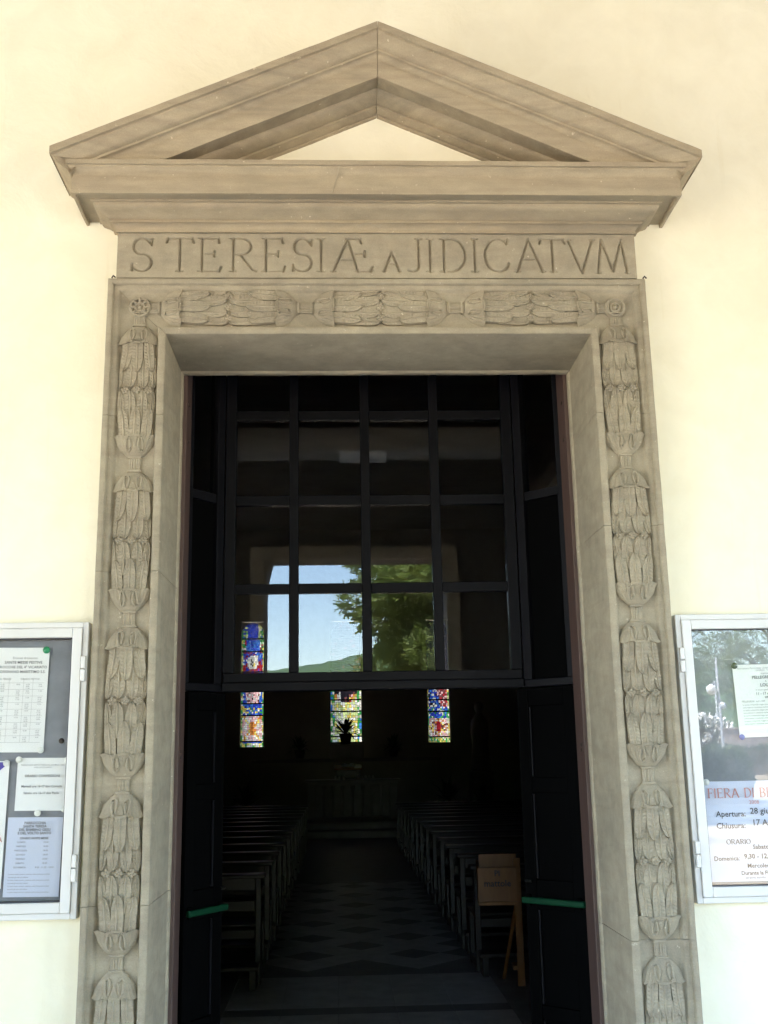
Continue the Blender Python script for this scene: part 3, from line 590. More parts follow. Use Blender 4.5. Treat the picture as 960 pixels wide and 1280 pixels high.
def sheet(parent_name, x0, x1, z0, z1, y, mat, label, tilt=0.0, fold=0.002, group='notices pinned in the glazed boards'):
    e = empty(parent_name, ((x0 + x1) / 2, y, (z0 + z1) / 2)); e.rotation_euler = (0, tilt, 0); tag(e, label, 'notice', group)
    w, h = (x1 - x0) / 2, (z1 - z0) / 2; mb = MB()
    def fn(u, v, off=0): X = -w + 2 * w * u; Z = -h + 2 * h * v; return (X, off - fold * (math.sin(u * 5 + v * 3) * 0.5 + 0.5), Z)
    mb.grid(lambda u, v: fn(u, v), 10, 10); mb.grid(lambda u, v: fn(u, v, 0.0006), 10, 10)
    mb.build('paper', mat, e, smooth=True); return e, w, h
def pin(x, z, y, mat, label, r=0.012):
    mb = MB(); mb.lathe([(0.0, -0.010), (r * 0.6, -0.0095), (r, -0.006), (r, -0.003), (r * 0.4, -0.001), (r * 0.15, 0.004)], 14, (0, 0, 0), axis='y')
    o = mb.build('push_pin', mat, None, smooth='auto', loc=(x, y, z)); tag(o, label, 'push pin', 'push pins on the notice boards'); return o
BZ0, BZ1 = 1.090, 2.074
def notice_board(sx, label, x_in=1.040, wid=1.24):
    e = empty('notice_board', (sx * (x_in + wid / 2), 0, BZ0)); tag(e, label, 'notice board', 'glazed notice boards'); X0 = e.location.x
    def nb(name, a, b, mat, bev=0.003): 
        mb = MB(); mb.box((sx * a[0] - X0, a[1], a[2] - BZ0), (sx * b[0] - X0, b[1], b[2] - BZ0)); return mb.build(name, mat, e, bevel=bev)
    xo = x_in + wid; D0, D1 = -0.052, -0.003
    # outer casing, inner hinged frame (two visible steps), glass, backing
    for nm, w0, w1, dep in (('casing', 0.0, 0.020, -0.050), ('sash', 0.021, 0.054, -0.058)):
        za, zb, xa, xb = BZ0 + w0, BZ1 - w0, x_in + w0, xo - w0; t = w1 - w0
        nb(nm + '_stile', (xa, dep, za), (xa + t, D1, zb), M['alu']); nb(nm + '_stile', (xb - t, dep, za), (xb, D1, zb), M['alu'])
        nb(nm + '_rail', (xa + t + 0.0003, dep, za), (xb - t - 0.0003, D1, za + t), M['alu']); nb(nm + '_rail', (xa + t + 0.0003, dep, zb - t), (xb - t - 0.0003, D1, zb), M['alu'])
    za, zb, xa, xb = BZ0 + 0.054, BZ1 - 0.054, x_in + 0.054, xo - 0.054
    for a, b in (((xa, -0.046, za), (xa + 0.004, -0.02, zb)), ((xb - 0.004, -0.046, za), (xb, -0.02, zb)), ((xa + 0.0042, -0.046, za), (xb - 0.0042, -0.02, za + 0.004)), ((xa + 0.0042, -0.046, zb - 0.004), (xb - 0.0042, -0.02, zb))): nb('gasket', a, b, M['alu_seam'], 0)
    nb('backing', (xa + 0.0045, -0.018, za + 0.0045), (xb - 0.0045, -0.006, zb - 0.0045), M['board'], 0)
    nb('glass', (xa + 0.0045, -0.043, za + 0.0045), (xb - 0.0045, -0.039, zb - 0.0045), M['glass_board'], 0)
    for zc in (1.252, 1.911):
        h = nb('hinge', (x_in + 0.004, -0.066, zc + 0.001), (x_in + 0.020, -0.0505, zc + 0.044), M['alu'], 0.004); nb('hinge', (x_in + 0.004, -0.066, zc - 0.044), (x_in + 0.020, -0.0505, zc - 0.001), M['alu'], 0.004)
    return e
notice_board(-1, 'white aluminium glazed notice board on the wall left of the doorway'); notice_board(1, 'white aluminium glazed notice board on the wall right of the doorway')
PYp = -0.0215
def lines_text(e, rows, mat, y=-0.0045, name='print'):
    for s, x, z, size, al, bold in rows:
        mb = MB(); text_mesh(mb, s, x, z, size, y, al, bold); mb.build(name, mat, e)
# left board
e, w, h = sheet('notice_sheet', -1.405, -1.181, 1.632, 1.990, PYp, M['paper'], 'large white mass timetable sheet with green pin, top of left board', R_(0.8))
lines_text(e, [('Diocesi di Livorno', 0.03, h - 0.040, 0.0115, 'CENTER', 0), ('SANTE MESSE FESTIVE', 0.025, h - 0.056, 0.0135, 'CENTER', 0.0002), ('PARROCCHIE DEL 4° VICARIATO', 0.015, h - 0.072, 0.0125, 'CENTER', 0.0002), ('ROSIGNANO MARITTIMO S.S.', 0.020, h - 0.088, 0.0125, 'CENTER', 0.0002)], M['ink_grey'])
rows = [('ORARIO FERIALE', -0.045, h - 0.112, 0.0085, 'CENTER', 0), ('ORARIO FESTIVO', 0.052, h - 0.112, 0.0085, 'CENTER', 0)]
for c, x in enumerate((-0.085, -0.042, 0.012, 0.045, 0.088)):
    for r_ in range(9):
        for q in range((1, 3, 1, 3, 2)[(c + r_) % 5]): rows.append((('8.00', '11.00', '18.00', '10.30')[(c + r_ + q) % 4], x, h - 0.130 - r_ * 0.0225 - q * 0.0066, 0.0064, 'CENTER', 0))
lines_text(e, rows, M['ink_grey'])
mb = MB()
for r_ in range(10): mb.box((-w + 0.012, -0.0036, h - 0.122 - r_ * 0.0225), (w - 0.012, -0.0034, h - 0.1226 - r_ * 0.0225))
for x in (-0.064, -0.020, 0.030, 0.062): mb.box((x, -0.0037, h - 0.325), (x + 0.0005, -0.0035, h - 0.105))
mb.build('table_lines', M['ink_grey'], e)
e, w, h = sheet('notice_sheet', -1.268, -1.094, 1.437, 1.612, PYp, M['paper'], 'square white confession times notice in the middle of left board', R_(0.8))
lines_text(e, [('PARROCCHIA SANTA TERESA DEL BAMBINO GESU', 0, h - 0.026, 0.0065, 'CENTER', 0), ('E DEL VOLTO SANTO', 0, h - 0.034, 0.006, 'CENTER', 0), ('ORARIO CONFESSIONI', 0, h - 0.064, 0.0115, 'CENTER', 0.0003), ('Martedi ore 16-17 don Corrado', 0, h - 0.098, 0.0105, 'CENTER', 0.0003), ('Sabato ore 16-17 don Paolo', 0, h - 0.120, 0.0105, 'CENTER', 0.0002)], M['ink_grey'])
e, w, h = sheet('notice_sheet', -1.290, -1.106, 1.160, 1.416, PYp, M['paper_blue'], 'white parish mass times sheet at the bottom of left board', R_(0.8))
rows = [('PARROCCHIA', 0, h - 0.022, 0.0115, 'CENTER', 0.0004), ('SANTA TERESA', 0, h - 0.033, 0.0115, 'CENTER', 0.0004), ('DEL BAMBINO GESU', 0, h - 0.044, 0.0115, 'CENTER', 0.0004), ('E DEL VOLTO SANTO', 0, h - 0.055, 0.0115, 'CENTER', 0.0004), ('ORARIO SANTE MESSE', 0, h - 0.071, 0.0095, 'CENTER', 0.0003)]
for k, dname in enumerate(('LUNEDI', 'MARTEDI', 'MERCOLEDI', 'GIOVEDI', 'VENERDI', 'SABATO', 'DOMENICA')):
    rows += [(dname, -0.042, h - 0.083 - k * 0.0135, 0.0078, 'CENTER', 0), (('18.00', '8.00 - 11.00 - 18.00')[k == 6], 0.040, h - 0.083 - k * 0.0135, 0.0078, 'CENTER', 0)]
for k in range(7): rows.append(('Le sante messe saranno celebrate nella chiesa parrocchiale' if k % 2 == 0 else 'secondo gli orari qui indicati', -0.078, h - 0.185 - k * 0.0095, 0.0058, 'LEFT', 0))
lines_text(e, rows, M['ink_grey'])
e, w, h = sheet('notice_sheet', -1.520, -1.297, 1.190, 1.605, PYp, M['paper'], 'tall poster with violet top corner at the left edge of left board', R_(0.8))
mb = MB(); mb.add([(w - 0.008, -0.004, h - 0.004), (w - 0.008, -0.004, h - 0.012), (-0.02, -0.004, h - 0.12), (-w + 0.01, -0.004, h - 0.14), (-w + 0.01, -0.004, h - 0.004)], [(0, 1, 2, 3, 4)]); mb.build('printed_corner', M['ink_blue'], e)
lines_text(e, [('PARROCCHIA', w - 0.006, -0.058, 0.022, 'RIGHT', 0.0006)], M['ink_red'])
pin(-1.189, 1.980, PYp - 0.001, M['pin_green'], 'bright green push pin on the mass timetable sheet', 0.0125)
for x, z, lab in ((-1.191, 1.638, 'white push pin at the lower corner of the mass timetable'), (-1.262, 1.607, 'white push pin at the upper left corner of the confession notice'), (-1.098, 1.604, 'white push pin at the upper right corner of the confession notice'), (-1.101, 1.441, 'white push pin at the lower right corner of the confession notice'), (-1.190, 1.430, 'white push pin above the parish mass times sheet'), (-1.304, 1.596, 'white push pin on the poster with the violet corner')): pin(x, z, PYp - 0.002, M['pin_white'], lab, 0.011)
mb = MB(); mb.lathe([(0.0, -0.004), (0.006, -0.005), (0.009, -0.002), (0.010, 0.002)], 14, axis='y'); o = mb.build('screw_head', M['rust'], None, True, loc=(-1.124, -0.018, 1.668)); tag(o, 'small dark screw head on the grey backing of left board', 'screw')
# right board
e, w, h = sheet('notice_sheet', 1.245, 1.475, 1.640, 1.895, PYp, M['paper'], 'white pilgrimage notice with dark pin on right board', R_(-1.2))
rows = [('Associazione Parrocchiale Unitalsi di Livorno', -0.100, h - 0.016, 0.0085, 'LEFT', 0), ('LIVORNO - Toscana', 0.0, h - 0.024, 0.0075, 'CENTER', 0), ('organizza', 0.0, h - 0.035, 0.008, 'CENTER', 0), ('PELLEGRINAGGIO', 0.01, h - 0.051, 0.0145, 'CENTER', 0.0005), ('A', 0.0, h - 0.064, 0.010, 'CENTER', 0), ('LOURDES', 0.012, h - 0.079, 0.0155, 'CENTER', 0.0006), ('in treno speciale e aereo', 0.0, h - 0.093, 0.008, 'CENTER', 0), ('11 - 17 ottobre', 0.0, h - 0.108, 0.013, 'CENTER', 0.0003), ('2008', 0.0, h - 0.120, 0.010, 'CENTER', 0.0003), ('PELLEGRINI  euro 600', -0.095, h - 0.133, 0.009, 'LEFT', 0)]
for k in range(8): rows.append(('La quota comprende viaggio pensione completa' if k % 2 == 0 else 'assicurazione e assistenza sanitaria', -0.093, h - 0.144 - k * 0.0095, 0.0068, 'LEFT', 0))
lines_text(e, rows, M['ink_grey'])
e, w, h = sheet('poster', 1.098, 1.560, 1.156, 1.490, PYp, M['paper_blue'], 'pale blue fair poster with red heading filling the lower right board', 0.0, 0.0015)
X = lambda x: x - 1.329
Zc = lambda z: z - 1.323
mb = MB(); serif_text(mb, 'FIERA DI BENEFICENZA', X(1.115), Zc(1.4345), 0.031, -0.004, 0.92, 0.17, 0.06); mb.build('heading', M['ink_red'], e)
mb = MB(); serif_text(mb, 'ORARIO', X(1.167), Zc(1.279), 0.0160, -0.004, 1.0, 0.20, 0.09)
for s, x, z, sz, bd in (('Apertura:', 1.138, 1.371, 0.0268, 0.0004), ('28 giugno', 1.2585, 1.379, 0.0285, 0.0004), ('Chiusura:', 1.136, 1.3315, 0.0268, 0.0004), ('17 Agosto', 1.262, 1.340, 0.0285, 0.0004), ('Sabato:', 1.257, 1.262, 0.021, 0.0004), ('Domenica:', 1.118, 1.2255, 0.0208, 0.0004), ('9,30 - 12,30', 1.2235, 1.2305, 0.0225, 0.0007), ('Mercoledi:', 1.232, 1.2005, 0.0205, 0.0004), ('Durante la Fiera', 1.209, 1.1775, 0.0180, 0.0004), ('saranno servite', 1.222, 1.165, 0.0115, 0)):
    mb2 = MB(); text_mesh(mb2, s, X(x), Zc(z), sz, -0.004, 'LEFT', bd); mb2.build('print', M['ink'], e)
mb.build('print', M['ink'], e)
mb = MB(); text_mesh(mb, '2008', X(1.258), Zc(1.412), 0.018, -0.004); mb.build('year', M['ink_red'], e)
pin(1.249, 1.890, PYp - 0.002, M['pin_dark'], 'black push pin on the pilgrimage notice', 0.0115); pin(1.253, 1.640, PYp - 0.002, M['pin_blue'], 'blue push pin under the pilgrimage notice', 0.010); pin(1.112, 1.488, PYp - 0.002, M['pin_white'], 'white push pin at the corner of the fair poster', 0.011)

# ------------------------------------------------------------------ church interior
NW, NY0, NY1, NH = 4.6, WALL_T, 24.0, 7.5
APW = 3.6
mb = MB(); mb.box((-NW - 0.3, -0.0, -0.3), (NW + 0.3, NY1 + 0.4, -0.012)); struct(mb.build('nave_subfloor', M['floor_in']))
fl = MB()     # plain floor sheet around the tiled strip
A0, A1, TY0, TY1 = -0.93, 0.93, 1.0, 10.8
fl.box((-NW, 0.36, -0.0115), (A0, NY1, 0.0)); fl.box((A1, 0.36, -0.0115), (NW, NY1, 0.0)); fl.box((A0 - 0.001, 4.8, -0.0115), (A1 + 0.001, TY1 + 0.001, -0.0024)); fl.box((A0, TY1, -0.0115), (A1, NY1, 0.0)); fl.box((A0, 0.36, -0.0115), (A1, TY0, 0.0))
floor = struct(fl.build('floor', M['floor_in']))
def tile_mesh(w, d, mat, rot=False):
    b = 0.004; mb = MB(); z1 = 0.0
    o = [(-w/2, -d/2), (w/2, -d/2), (w/2, d/2), (-w/2, d/2)]; i_ = [(-w/2 + b, -d/2 + b), (w/2 - b, -d/2 + b), (w/2 - b, d/2 - b), (-w/2 + b, d/2 - b)]
    mb.add([(x, y, -0.010) for x, y in o] + [(x, y, -0.002) for x, y in o] + [(x, y, z1) for x, y in i_], [(0,1,5,4),(1,2,6,5),(2,3,7,6),(3,0,4,7),(4,5,9,8),(5,6,10,9),(6,7,11,10),(7,4,8,11),(8,9,10,11)])
    return mb.mesh('tile', mat)
tw = (A1 - A0) / 5
rows_ = [(1.0, 3.50, 'tile', 6), (3.50, 3.68, 'band', 1), (3.68, 4.70, 'tile', 3), (4.70, 4.87, 'band', 1)]
for y0, y1, kd, n in rows_:
    dy = (y1 - y0) / n; me = tile_mesh(tw - 0.003, dy - 0.003, M['tile'] if kd == 'tile' else M['tile_dark'])
    for j in range(n):
        for i in range(5): link('tile', me, floor, (A0 + tw * (i + 0.5), y0 + dy * (j + 0.5), 0))
DG = 0.43; sd = DG / math.sqrt(2) - 0.003
mt, mdk = tile_mesh(sd, sd, M['tile']), tile_mesh(sd, sd, M['tile_dark'])
cut_l = []
for i in range(-30, 31):
    for j in range(-30, 31):
        x = (i + j) * DG / 2 + 0.0; y = 4.87 + DG / 2 + 0.03 + (i - j) * DG / 2
        if A0 + DG/2 - 0.01 <= x <= A1 - DG/2 + 0.01 and 4.87 + DG/2 <= y <= TY1 - DG/2: link('tile', mdk if (i % 2 == 0 and j % 2 == 0) else mt, floor, (x, y, 0), (0, 0, R_(45)))
# walls, ceiling
def wall(name, boxes, mat, label):
    mb = MB()
    for a, b in boxes: mb.box(a, b)
    o = mb.build(name, mat); tag(o, label, 'wall'); return o
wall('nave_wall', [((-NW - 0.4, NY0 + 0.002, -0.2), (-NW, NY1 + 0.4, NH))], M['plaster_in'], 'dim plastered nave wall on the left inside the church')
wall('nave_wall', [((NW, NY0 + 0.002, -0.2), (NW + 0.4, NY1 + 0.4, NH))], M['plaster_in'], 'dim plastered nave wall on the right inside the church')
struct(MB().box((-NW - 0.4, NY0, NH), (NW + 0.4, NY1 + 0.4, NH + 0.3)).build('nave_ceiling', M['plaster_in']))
WIN = [(-2.42, 1.86, 5.05, 0.295), (0.0, 1.95, 5.05, 0.40), (2.40, 1.90, 5.05, 0.285)]     # x, sill, top, half width
bx = []; xprev = -NW
for x, z0, z1, hw in WIN:
    bx.append(((xprev, NY1, 0), (x - hw, NY1 + 0.35, NH))); bx.append(((x - hw, NY1, 0), (x + hw, NY1 + 0.35, z0))); bx.append(((x - hw, NY1, z1 + 0.02), (x + hw, NY1 + 0.35, NH))); xprev = x + hw
bx.append(((xprev, NY1, 0), (NW, NY1 + 0.35, NH)))
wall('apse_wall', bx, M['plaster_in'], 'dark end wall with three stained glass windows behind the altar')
PAL = {'b': (0.03, 0.06, 0.45), 'B': (0.05, 0.20, 0.60), 'r': (0.40, 0.02, 0.03), 'g': (0.05, 0.32, 0.08), 'y': (0.70, 0.55, 0.12), 'w': (0.72, 0.72, 0.64), 'p': (0.75, 0.45, 0.45), 'o': (0.60, 0.22, 0.05), 'k': (0.02, 0.017, 0.024), 'd': (0.16, 0.06, 0.06), 'l': (0.50, 0.60, 0.25)}
def left_pat(u, v, r):
    if v < 0.035: return 'wygl'[int(r * 4)]
    if 0.05 < v < 0.245:
        du, dv = abs(u - 0.5), abs(v - 0.15) / 0.20
        if du < 0.1 and dv < 0.25: return 'o'
        if abs(du - dv * 0.8) < 0.09: return 'yow'[int(r * 3)]
        return 'ppwpw'[int(r * 5)]
    if v < 0.34: return 'BbbgBwy'[int(r * 7)] if abs(v - 0.29) < 0.03 else 'bBb'[int(r * 3)]
    if v < 0.50:
        return 'pwpdp'[int(r * 5)] if abs(u - 0.5 - 0.5 * (0.42 - v)) < 0.28 else 'bBbw'[int(r * 4)]
    if v < 0.60: return 'rrdpw'[int(r * 5)] if abs(u - 0.5) < 0.3 else 'rb'[int(r * 2)]
    if v < 0.76:
        if ((u - 0.5) / 0.27) ** 2 + ((v - 0.68) / 0.055) ** 2 < 1: return 'wwyk'[int(r * 4)] if ((u - 0.5) / 0.13) ** 2 + ((v - 0.675) / 0.03) ** 2 < 1 else 'w'
        return 'bbrBw'[int(r * 5)] if v > 0.66 else 'rrrb'[int(r * 4)]
    if v < 0.86: return 'BBb'[int(r * 3)] if abs(u - 0.5) < 0.28 else 'rgwk'[int(r * 4)]
    return 'bbb'[int(r * 3)] if abs(u - 0.5) < 0.22 else 'lgbw'[int(r * 4)]
def mid_pat(u, v, r):
    if (u < 0.13 or u > 0.87) and v < 0.5: return 'gwgBl'[int(r * 5)]
    if v < 0.32: return 'lwylw'[int(r * 5)]
    if v > 0.40: return 'kkdkkkkk'[int(r * 8)]
    if abs(u - 0.5) < 0.14: return 'kdkk'[int(r * 4)]
    return 'wpwyorw'[int(r * 7)] if v < 0.75 else 'bBwry'[int(r * 5)]
def right_pat(u, v, r):
    if v < 0.04: return 'wygl'[int(r * 4)]
    if 0.05 < v < 0.20:
        du, dv = abs(u - 0.5), abs(v - 0.125) / 0.15
        if du < 0.12 and dv < 0.25: return 'r'
        return 'oypwd'[int(r * 5)] if (du + dv) < 0.55 else 'ppw'[int(r * 3)]
    if v < 0.29: return 'bBgwb'[int(r * 5)]
    if v < 0.50: return 'dprd'[int(r * 4)] if abs(u - 0.9 + 1.6 * (v - 0.28)) < 0.25 else 'bBwbk'[int(r * 5)]
    return 'k'
def window(x, z0, z1, hw, pat, label):
    e = empty('stained_glass_window', (x, NY1 + 0.20, z0)); tag(e, label, 'stained glass', 'stained glass windows'); H = z1 - z0; rad = hw
    nu, nv = 15, int(15 * H / (2 * hw) * 0.8); sections = [0, 0.045, 0.25, 0.345, 0.52, 0.60, 0.765, 0.87, 1.0]
    jx = rng.uniform(-0.3, 0.3, (nv + 1, nu + 1)); jz = rng.uniform(-0.3, 0.3, (nv + 1, nu + 1)); jx[:, 0] = jx[:, -1] = 0; jz[0, :] = jz[-1, :] = 0
    def pt(i, j):
        u = (i + jx[j, i]) / nu; v = (j + jz[j, i]) / nv; return u, v
    for s0, s1 in zip(sections[:-1], sections[1:]):
        vs_, fs_, cs = [], [], []
        for j in range(nv):
            if not (s0 <= (j + 0.5) / nv < s1): continue
            for i in range(nu):
                q = [pt(i, j), pt(i + 1, j), pt(i + 1, j + 1), pt(i, j + 1)]; cu = sum(a for a, _ in q) / 4; cv = sum(b for _, b in q) / 4
                zz = cv * H; xx = (cu - 0.5) * 2 * hw
                k = pat(cu, cv, rng.random() * 0.999) if 0.08 < cu < 0.92 or pat is mid_pat or (pat is right_pat and cv > 0.5) else 'gylgw'[int(rng.random() * 4.99)]
                q = [(cu + (a - cu) * 1.0, cv + (b_ - cv) * 1.0) for a, b_ in q]; o = len(vs_)
                vs_ += [((a - 0.5) * 2 * hw, 0, b_ * H) for a, b_ in q]; fs_.append((o, o + 1, o + 2, o + 3)); c = np.array(PAL[k]) * rng.uniform(0.6, 1.2); cs.append(c)
        if not fs_: continue
        me = bpy.data.meshes.new('glass_panel'); me.from_pydata(vs_, [], fs_); me.materials.append(M['leadglass'])
        ca = me.color_attributes.new('Col', 'FLOAT_COLOR', 'CORNER')
        for p, c in zip(me.polygons, cs):
            for li in p.loop_indices: ca.data[li].color = (*(np.clip(c * GLASS_T, 0, 1)), 1)
        link('glass_panel', me, e)
    mb = MB(); mb.box((-hw, 0.004, -0.01), (hw, 0.008, H + 0.02)); 
    lead = MB()      # lead net behind: strips between the pieces
    for j in range(nv):
        for i in range(nu + 1):
            u0, v0 = pt(i, j); u1, v1 = pt(i, j + 1); w_ = 0.05 / nu
            lead.add([((u0 - w_ - .5)*2*hw, -0.003, v0*H), ((u0 + w_ - .5)*2*hw, -0.003, v0*H), ((u1 + w_ - .5)*2*hw, -0.003, v1*H), ((u1 - w_ - .5)*2*hw, -0.003, v1*H)], [(0, 1, 2, 3)])
    for j in range(nv + 1):
        for i in range(nu):
            u0, v0 = pt(i, j); u1, v1 = pt(i + 1, j); w_ = 0.06 / nv
            lead.add([((u0 - .5)*2*hw, -0.004, (v0 - w_)*H), ((u1 - .5)*2*hw, -0.004, (v1 - w_)*H), ((u1 - .5)*2*hw, -0.004, (v1 + w_)*H), ((u0 - .5)*2*hw, -0.004, (v0 + w_)*H)], [(0, 1, 2, 3)])
    o = lead.build('lead_came', M['lead'], e)
    for s in sections[1:-1]:
        MB().box((-hw, -0.018, s * H - 0.018), (hw, -0.006, s * H + 0.018)).build('saddle_bar', M['lead'], e)
    arch = MB(); n = 16        # spandrels closing the round head
    for sx in (-1, 1):
        vs_ = [(sx * hw, 0.03, H + 0.02), (sx * hw, -0.03, H + 0.02)]; 
        prev = None
        for k in range(n + 1):
            a = math.pi / 2 * k / n; p = (sx * rad * math.cos(a), H - rad + rad * math.sin(a)); 
            if prev: arch.add([(prev[0], -0.03, prev[1]), (p[0], -0.03, p[1]), (sx * hw, -0.03, H + 0.02)], [(0, 1, 2)]); arch.add([(prev[0], -0.03, prev[1]), (p[0], -0.03, p[1]), (p[0], 0.14, p[1]), (prev[0], 0.14, prev[1])], [(0, 1, 2, 3)])
            prev = p
    arch.build('arched_head', M['plaster_in'], e)
    MB().box((-hw - 0.05, -0.32, -0.055), (hw + 0.05, -0.2005, -0.002)).build('sill', M['altar'], e)
GLASS_T = 0.11
window(*WIN[0], left_pat, 'tall arched stained glass window with haloed figure, left of altar'); window(*WIN[1], mid_pat, 'pale stained glass window behind the altar plant, in the middle'); window(*WIN[2], right_pat, 'stained glass window with pink panel, right of the altar')
# altar step, altar, lectern, plants
MB().box((-3.4, 18.2, 0.0), (3.4, 23.99, 0.14)).build('altar_step', M['altar'], bevel=0.01)['kind'] = 'structure'
MB().box((-3.0, 18.7, 0.1405), (3.0, 23.98, 0.28)).build('altar_dais', M['altar'], bevel=0.01)['kind'] = 'structure'
al = empty('altar', (0.1, 20.0, 0.28)); tag(al, 'low stone altar table with a row of small white lights', 'altar')
MB().box((-1.0, -0.40, 0.74), (1.0, 0.40, 0.82)).build('table_top', M['altar'], al, bevel=0.01)
for x in (-0.88, 0.88): MB().box((x - 0.09, -0.30, 0.0), (x + 0.09, 0.30, 0.7395)).build('support', M['altar'], al, bevel=0.01)
MB().box((-0.785, -0.20, 0.05), (0.785, -0.14, 0.735)).build('front_panel', M['altar'], al)
for x in (-0.62, -0.42, -0.22, 0.0, 0.22, 0.42, 0.62): MB().lathe([(0.045, 0.06), (0.045, 0.09), (0.028, 0.12), (0.026, 0.60), (0.045, 0.64), (0.045, 0.70)], 10, (x, -0.25, 0)).build('colonnette', M['altar'], al, True)
MB().box((-1.03, -0.43, 0.8205), (1.03, 0.43, 0.826)).build('altar_cloth', M['cloth'], al)
for k, x in enumerate((-0.36, -0.28, -0.2, 0.12, 0.20, 0.28, 0.36, 0.44)):
    MB().lathe([(0.0, 0.0), (0.028, 0.0), (0.030, 0.05), (0.018, 0.075), (0.0, 0.08)], 10, (0, 0, 0)).build('candle_cup', M['cloth'], None, True, loc=(0.1 + x, 19.72, 1.1065))
for k, o in enumerate([o for o in COL.objects if o.name.startswith('candle_cup')]): tag(o, 'small white candle cup on the altar edge, %s from the left' % ('first', 'second', 'third', 'fourth', 'fifth', 'sixth', 'seventh', 'eighth')[k], 'candle', 'candle cups on the altar')
lt = empty('lectern', (0.02, 21.6, 0.28)); tag(lt, 'dark draped lectern holding an open white book', 'lectern')
MB().prism([(-0.24, 0), (0.24, 0), (0.28, 1.0), (-0.28, 1.0)], 'y', -0.2, 0.2).build('column', M['pew'], lt, bevel=0.01)
MB().prism([(-0.25, 1.0005), (0.25, 1.08), (0.25, 1.12), (-0.25, 1.04)], 'x', -0.32, 0.32).build('reading_desk', M['oak'], lt, bevel=0.008)
bk = empty('open_book', (0.02, 21.6, 1.372)); tag(bk, 'open white book lying on the lectern', 'book')
for s in (-1, 1): MB().prism([(s * 0.005, 0), (s * 0.15, 0.0), (s * 0.14, 0.03), (s * 0.07, 0.045), (s * 0.005, 0.02)], 'y', -0.12, 0.12).build('page_block', M['paper'], bk)
bk.rotation_euler = (R_(9), 0, 0)
tb = empty('side_altar', (0.0, 23.2, 0.28)); tag(tb, 'high altar shelf against the end wall below the middle window', 'altar')
MB().box((-2.2, -0.5, 0.0), (2.2, 0.7, 1.18)).build('base', M['plaster_in'], tb, bevel=0.01); MB().box((-2.3, -0.56, 1.1805), (2.3, 0.72, 1.26)).build('shelf', M['altar'], tb, bevel=0.01)
MB().box((-0.42, -0.1, 1.2605), (0.42, 0.4, 1.60)).build('tabernacle', M['altar'], tb, bevel=0.02)
def plant(x, y, z, s, label, n=34, up=0.5):
    e = empty('potted_plant', (x, y, z)); tag(e, label, 'plant', 'potted plants at the altar')
    MB().lathe([(0.0, 0.0), (0.10 * s, 0.0), (0.14 * s, 0.20 * s), (0.15 * s, 0.22 * s), (0.12 * s, 0.22 * s), (0.0, 0.19 * s)], 14).build('pot', M['pot'], e, True)
    lm = MB()
    for k in range(n):
        a = random.uniform(0, 6.28); el = random.uniform(up - 0.5, 1.4); L = s * random.uniform(0.35, 0.6); d = Vector((math.cos(a) * math.cos(el), math.sin(a) * math.cos(el), math.sin(el))); sd_ = d.cross(Vector((0, 0, 1))).normalized() * 0.035 * s
        p0 = Vector((0, 0, 0.2 * s)); p1 = p0 + d * L * 0.55; p2 = p0 + d * L + Vector((0, 0, -0.12 * s))
        lm.add([p0, p1 - sd_, p1 + sd_, p2], [(0, 1, 2), (1, 3, 2)])
    lm.build('foliage', M['plant'], e)
plant(-0.02, 23.1, 1.89, 1.15, 'dark spiky potted plant silhouetted in front of the middle window', 60); plant(-1.15, 23.0, 1.555, 0.95, 'dark potted plant left of the middle window'); plant(1.15, 23.0, 1.555, 0.95, 'dark potted plant right of the middle window')
plant(2.3, 21.2, 0.28, 1.3, 'bushy potted plant on the dais at the right', 60); plant(3.0, 20.2, 0.28, 1.2, 'bushy potted plant beside the right nave wall', 60); plant(-2.3, 21.2, 0.28, 1.2, 'bushy potted plant on the dais at the left', 50)
# statue on a bracket, right side
stt = empty('statue', (3.35, 23.3, 0.28)); tag(stt, 'dim draped standing statue on a pedestal in the right corner', 'statue')
MB().box((-0.28, -0.28, 0), (0.28, 0.28, 0.9)).build('pedestal', M['altar'], stt, bevel=0.02)
MB().lathe([(0.0, 0.901), (0.24, 0.901), (0.25, 1.0), (0.20, 1.5), (0.23, 1.85), (0.22, 2.1), (0.12, 2.25), (0.07, 2.3), (0.075, 2.34), (0.11, 2.40), (0.115, 2.5), (0.08, 2.58), (0.0, 2.6)], 18).build('figure', M['altar'], stt, True)

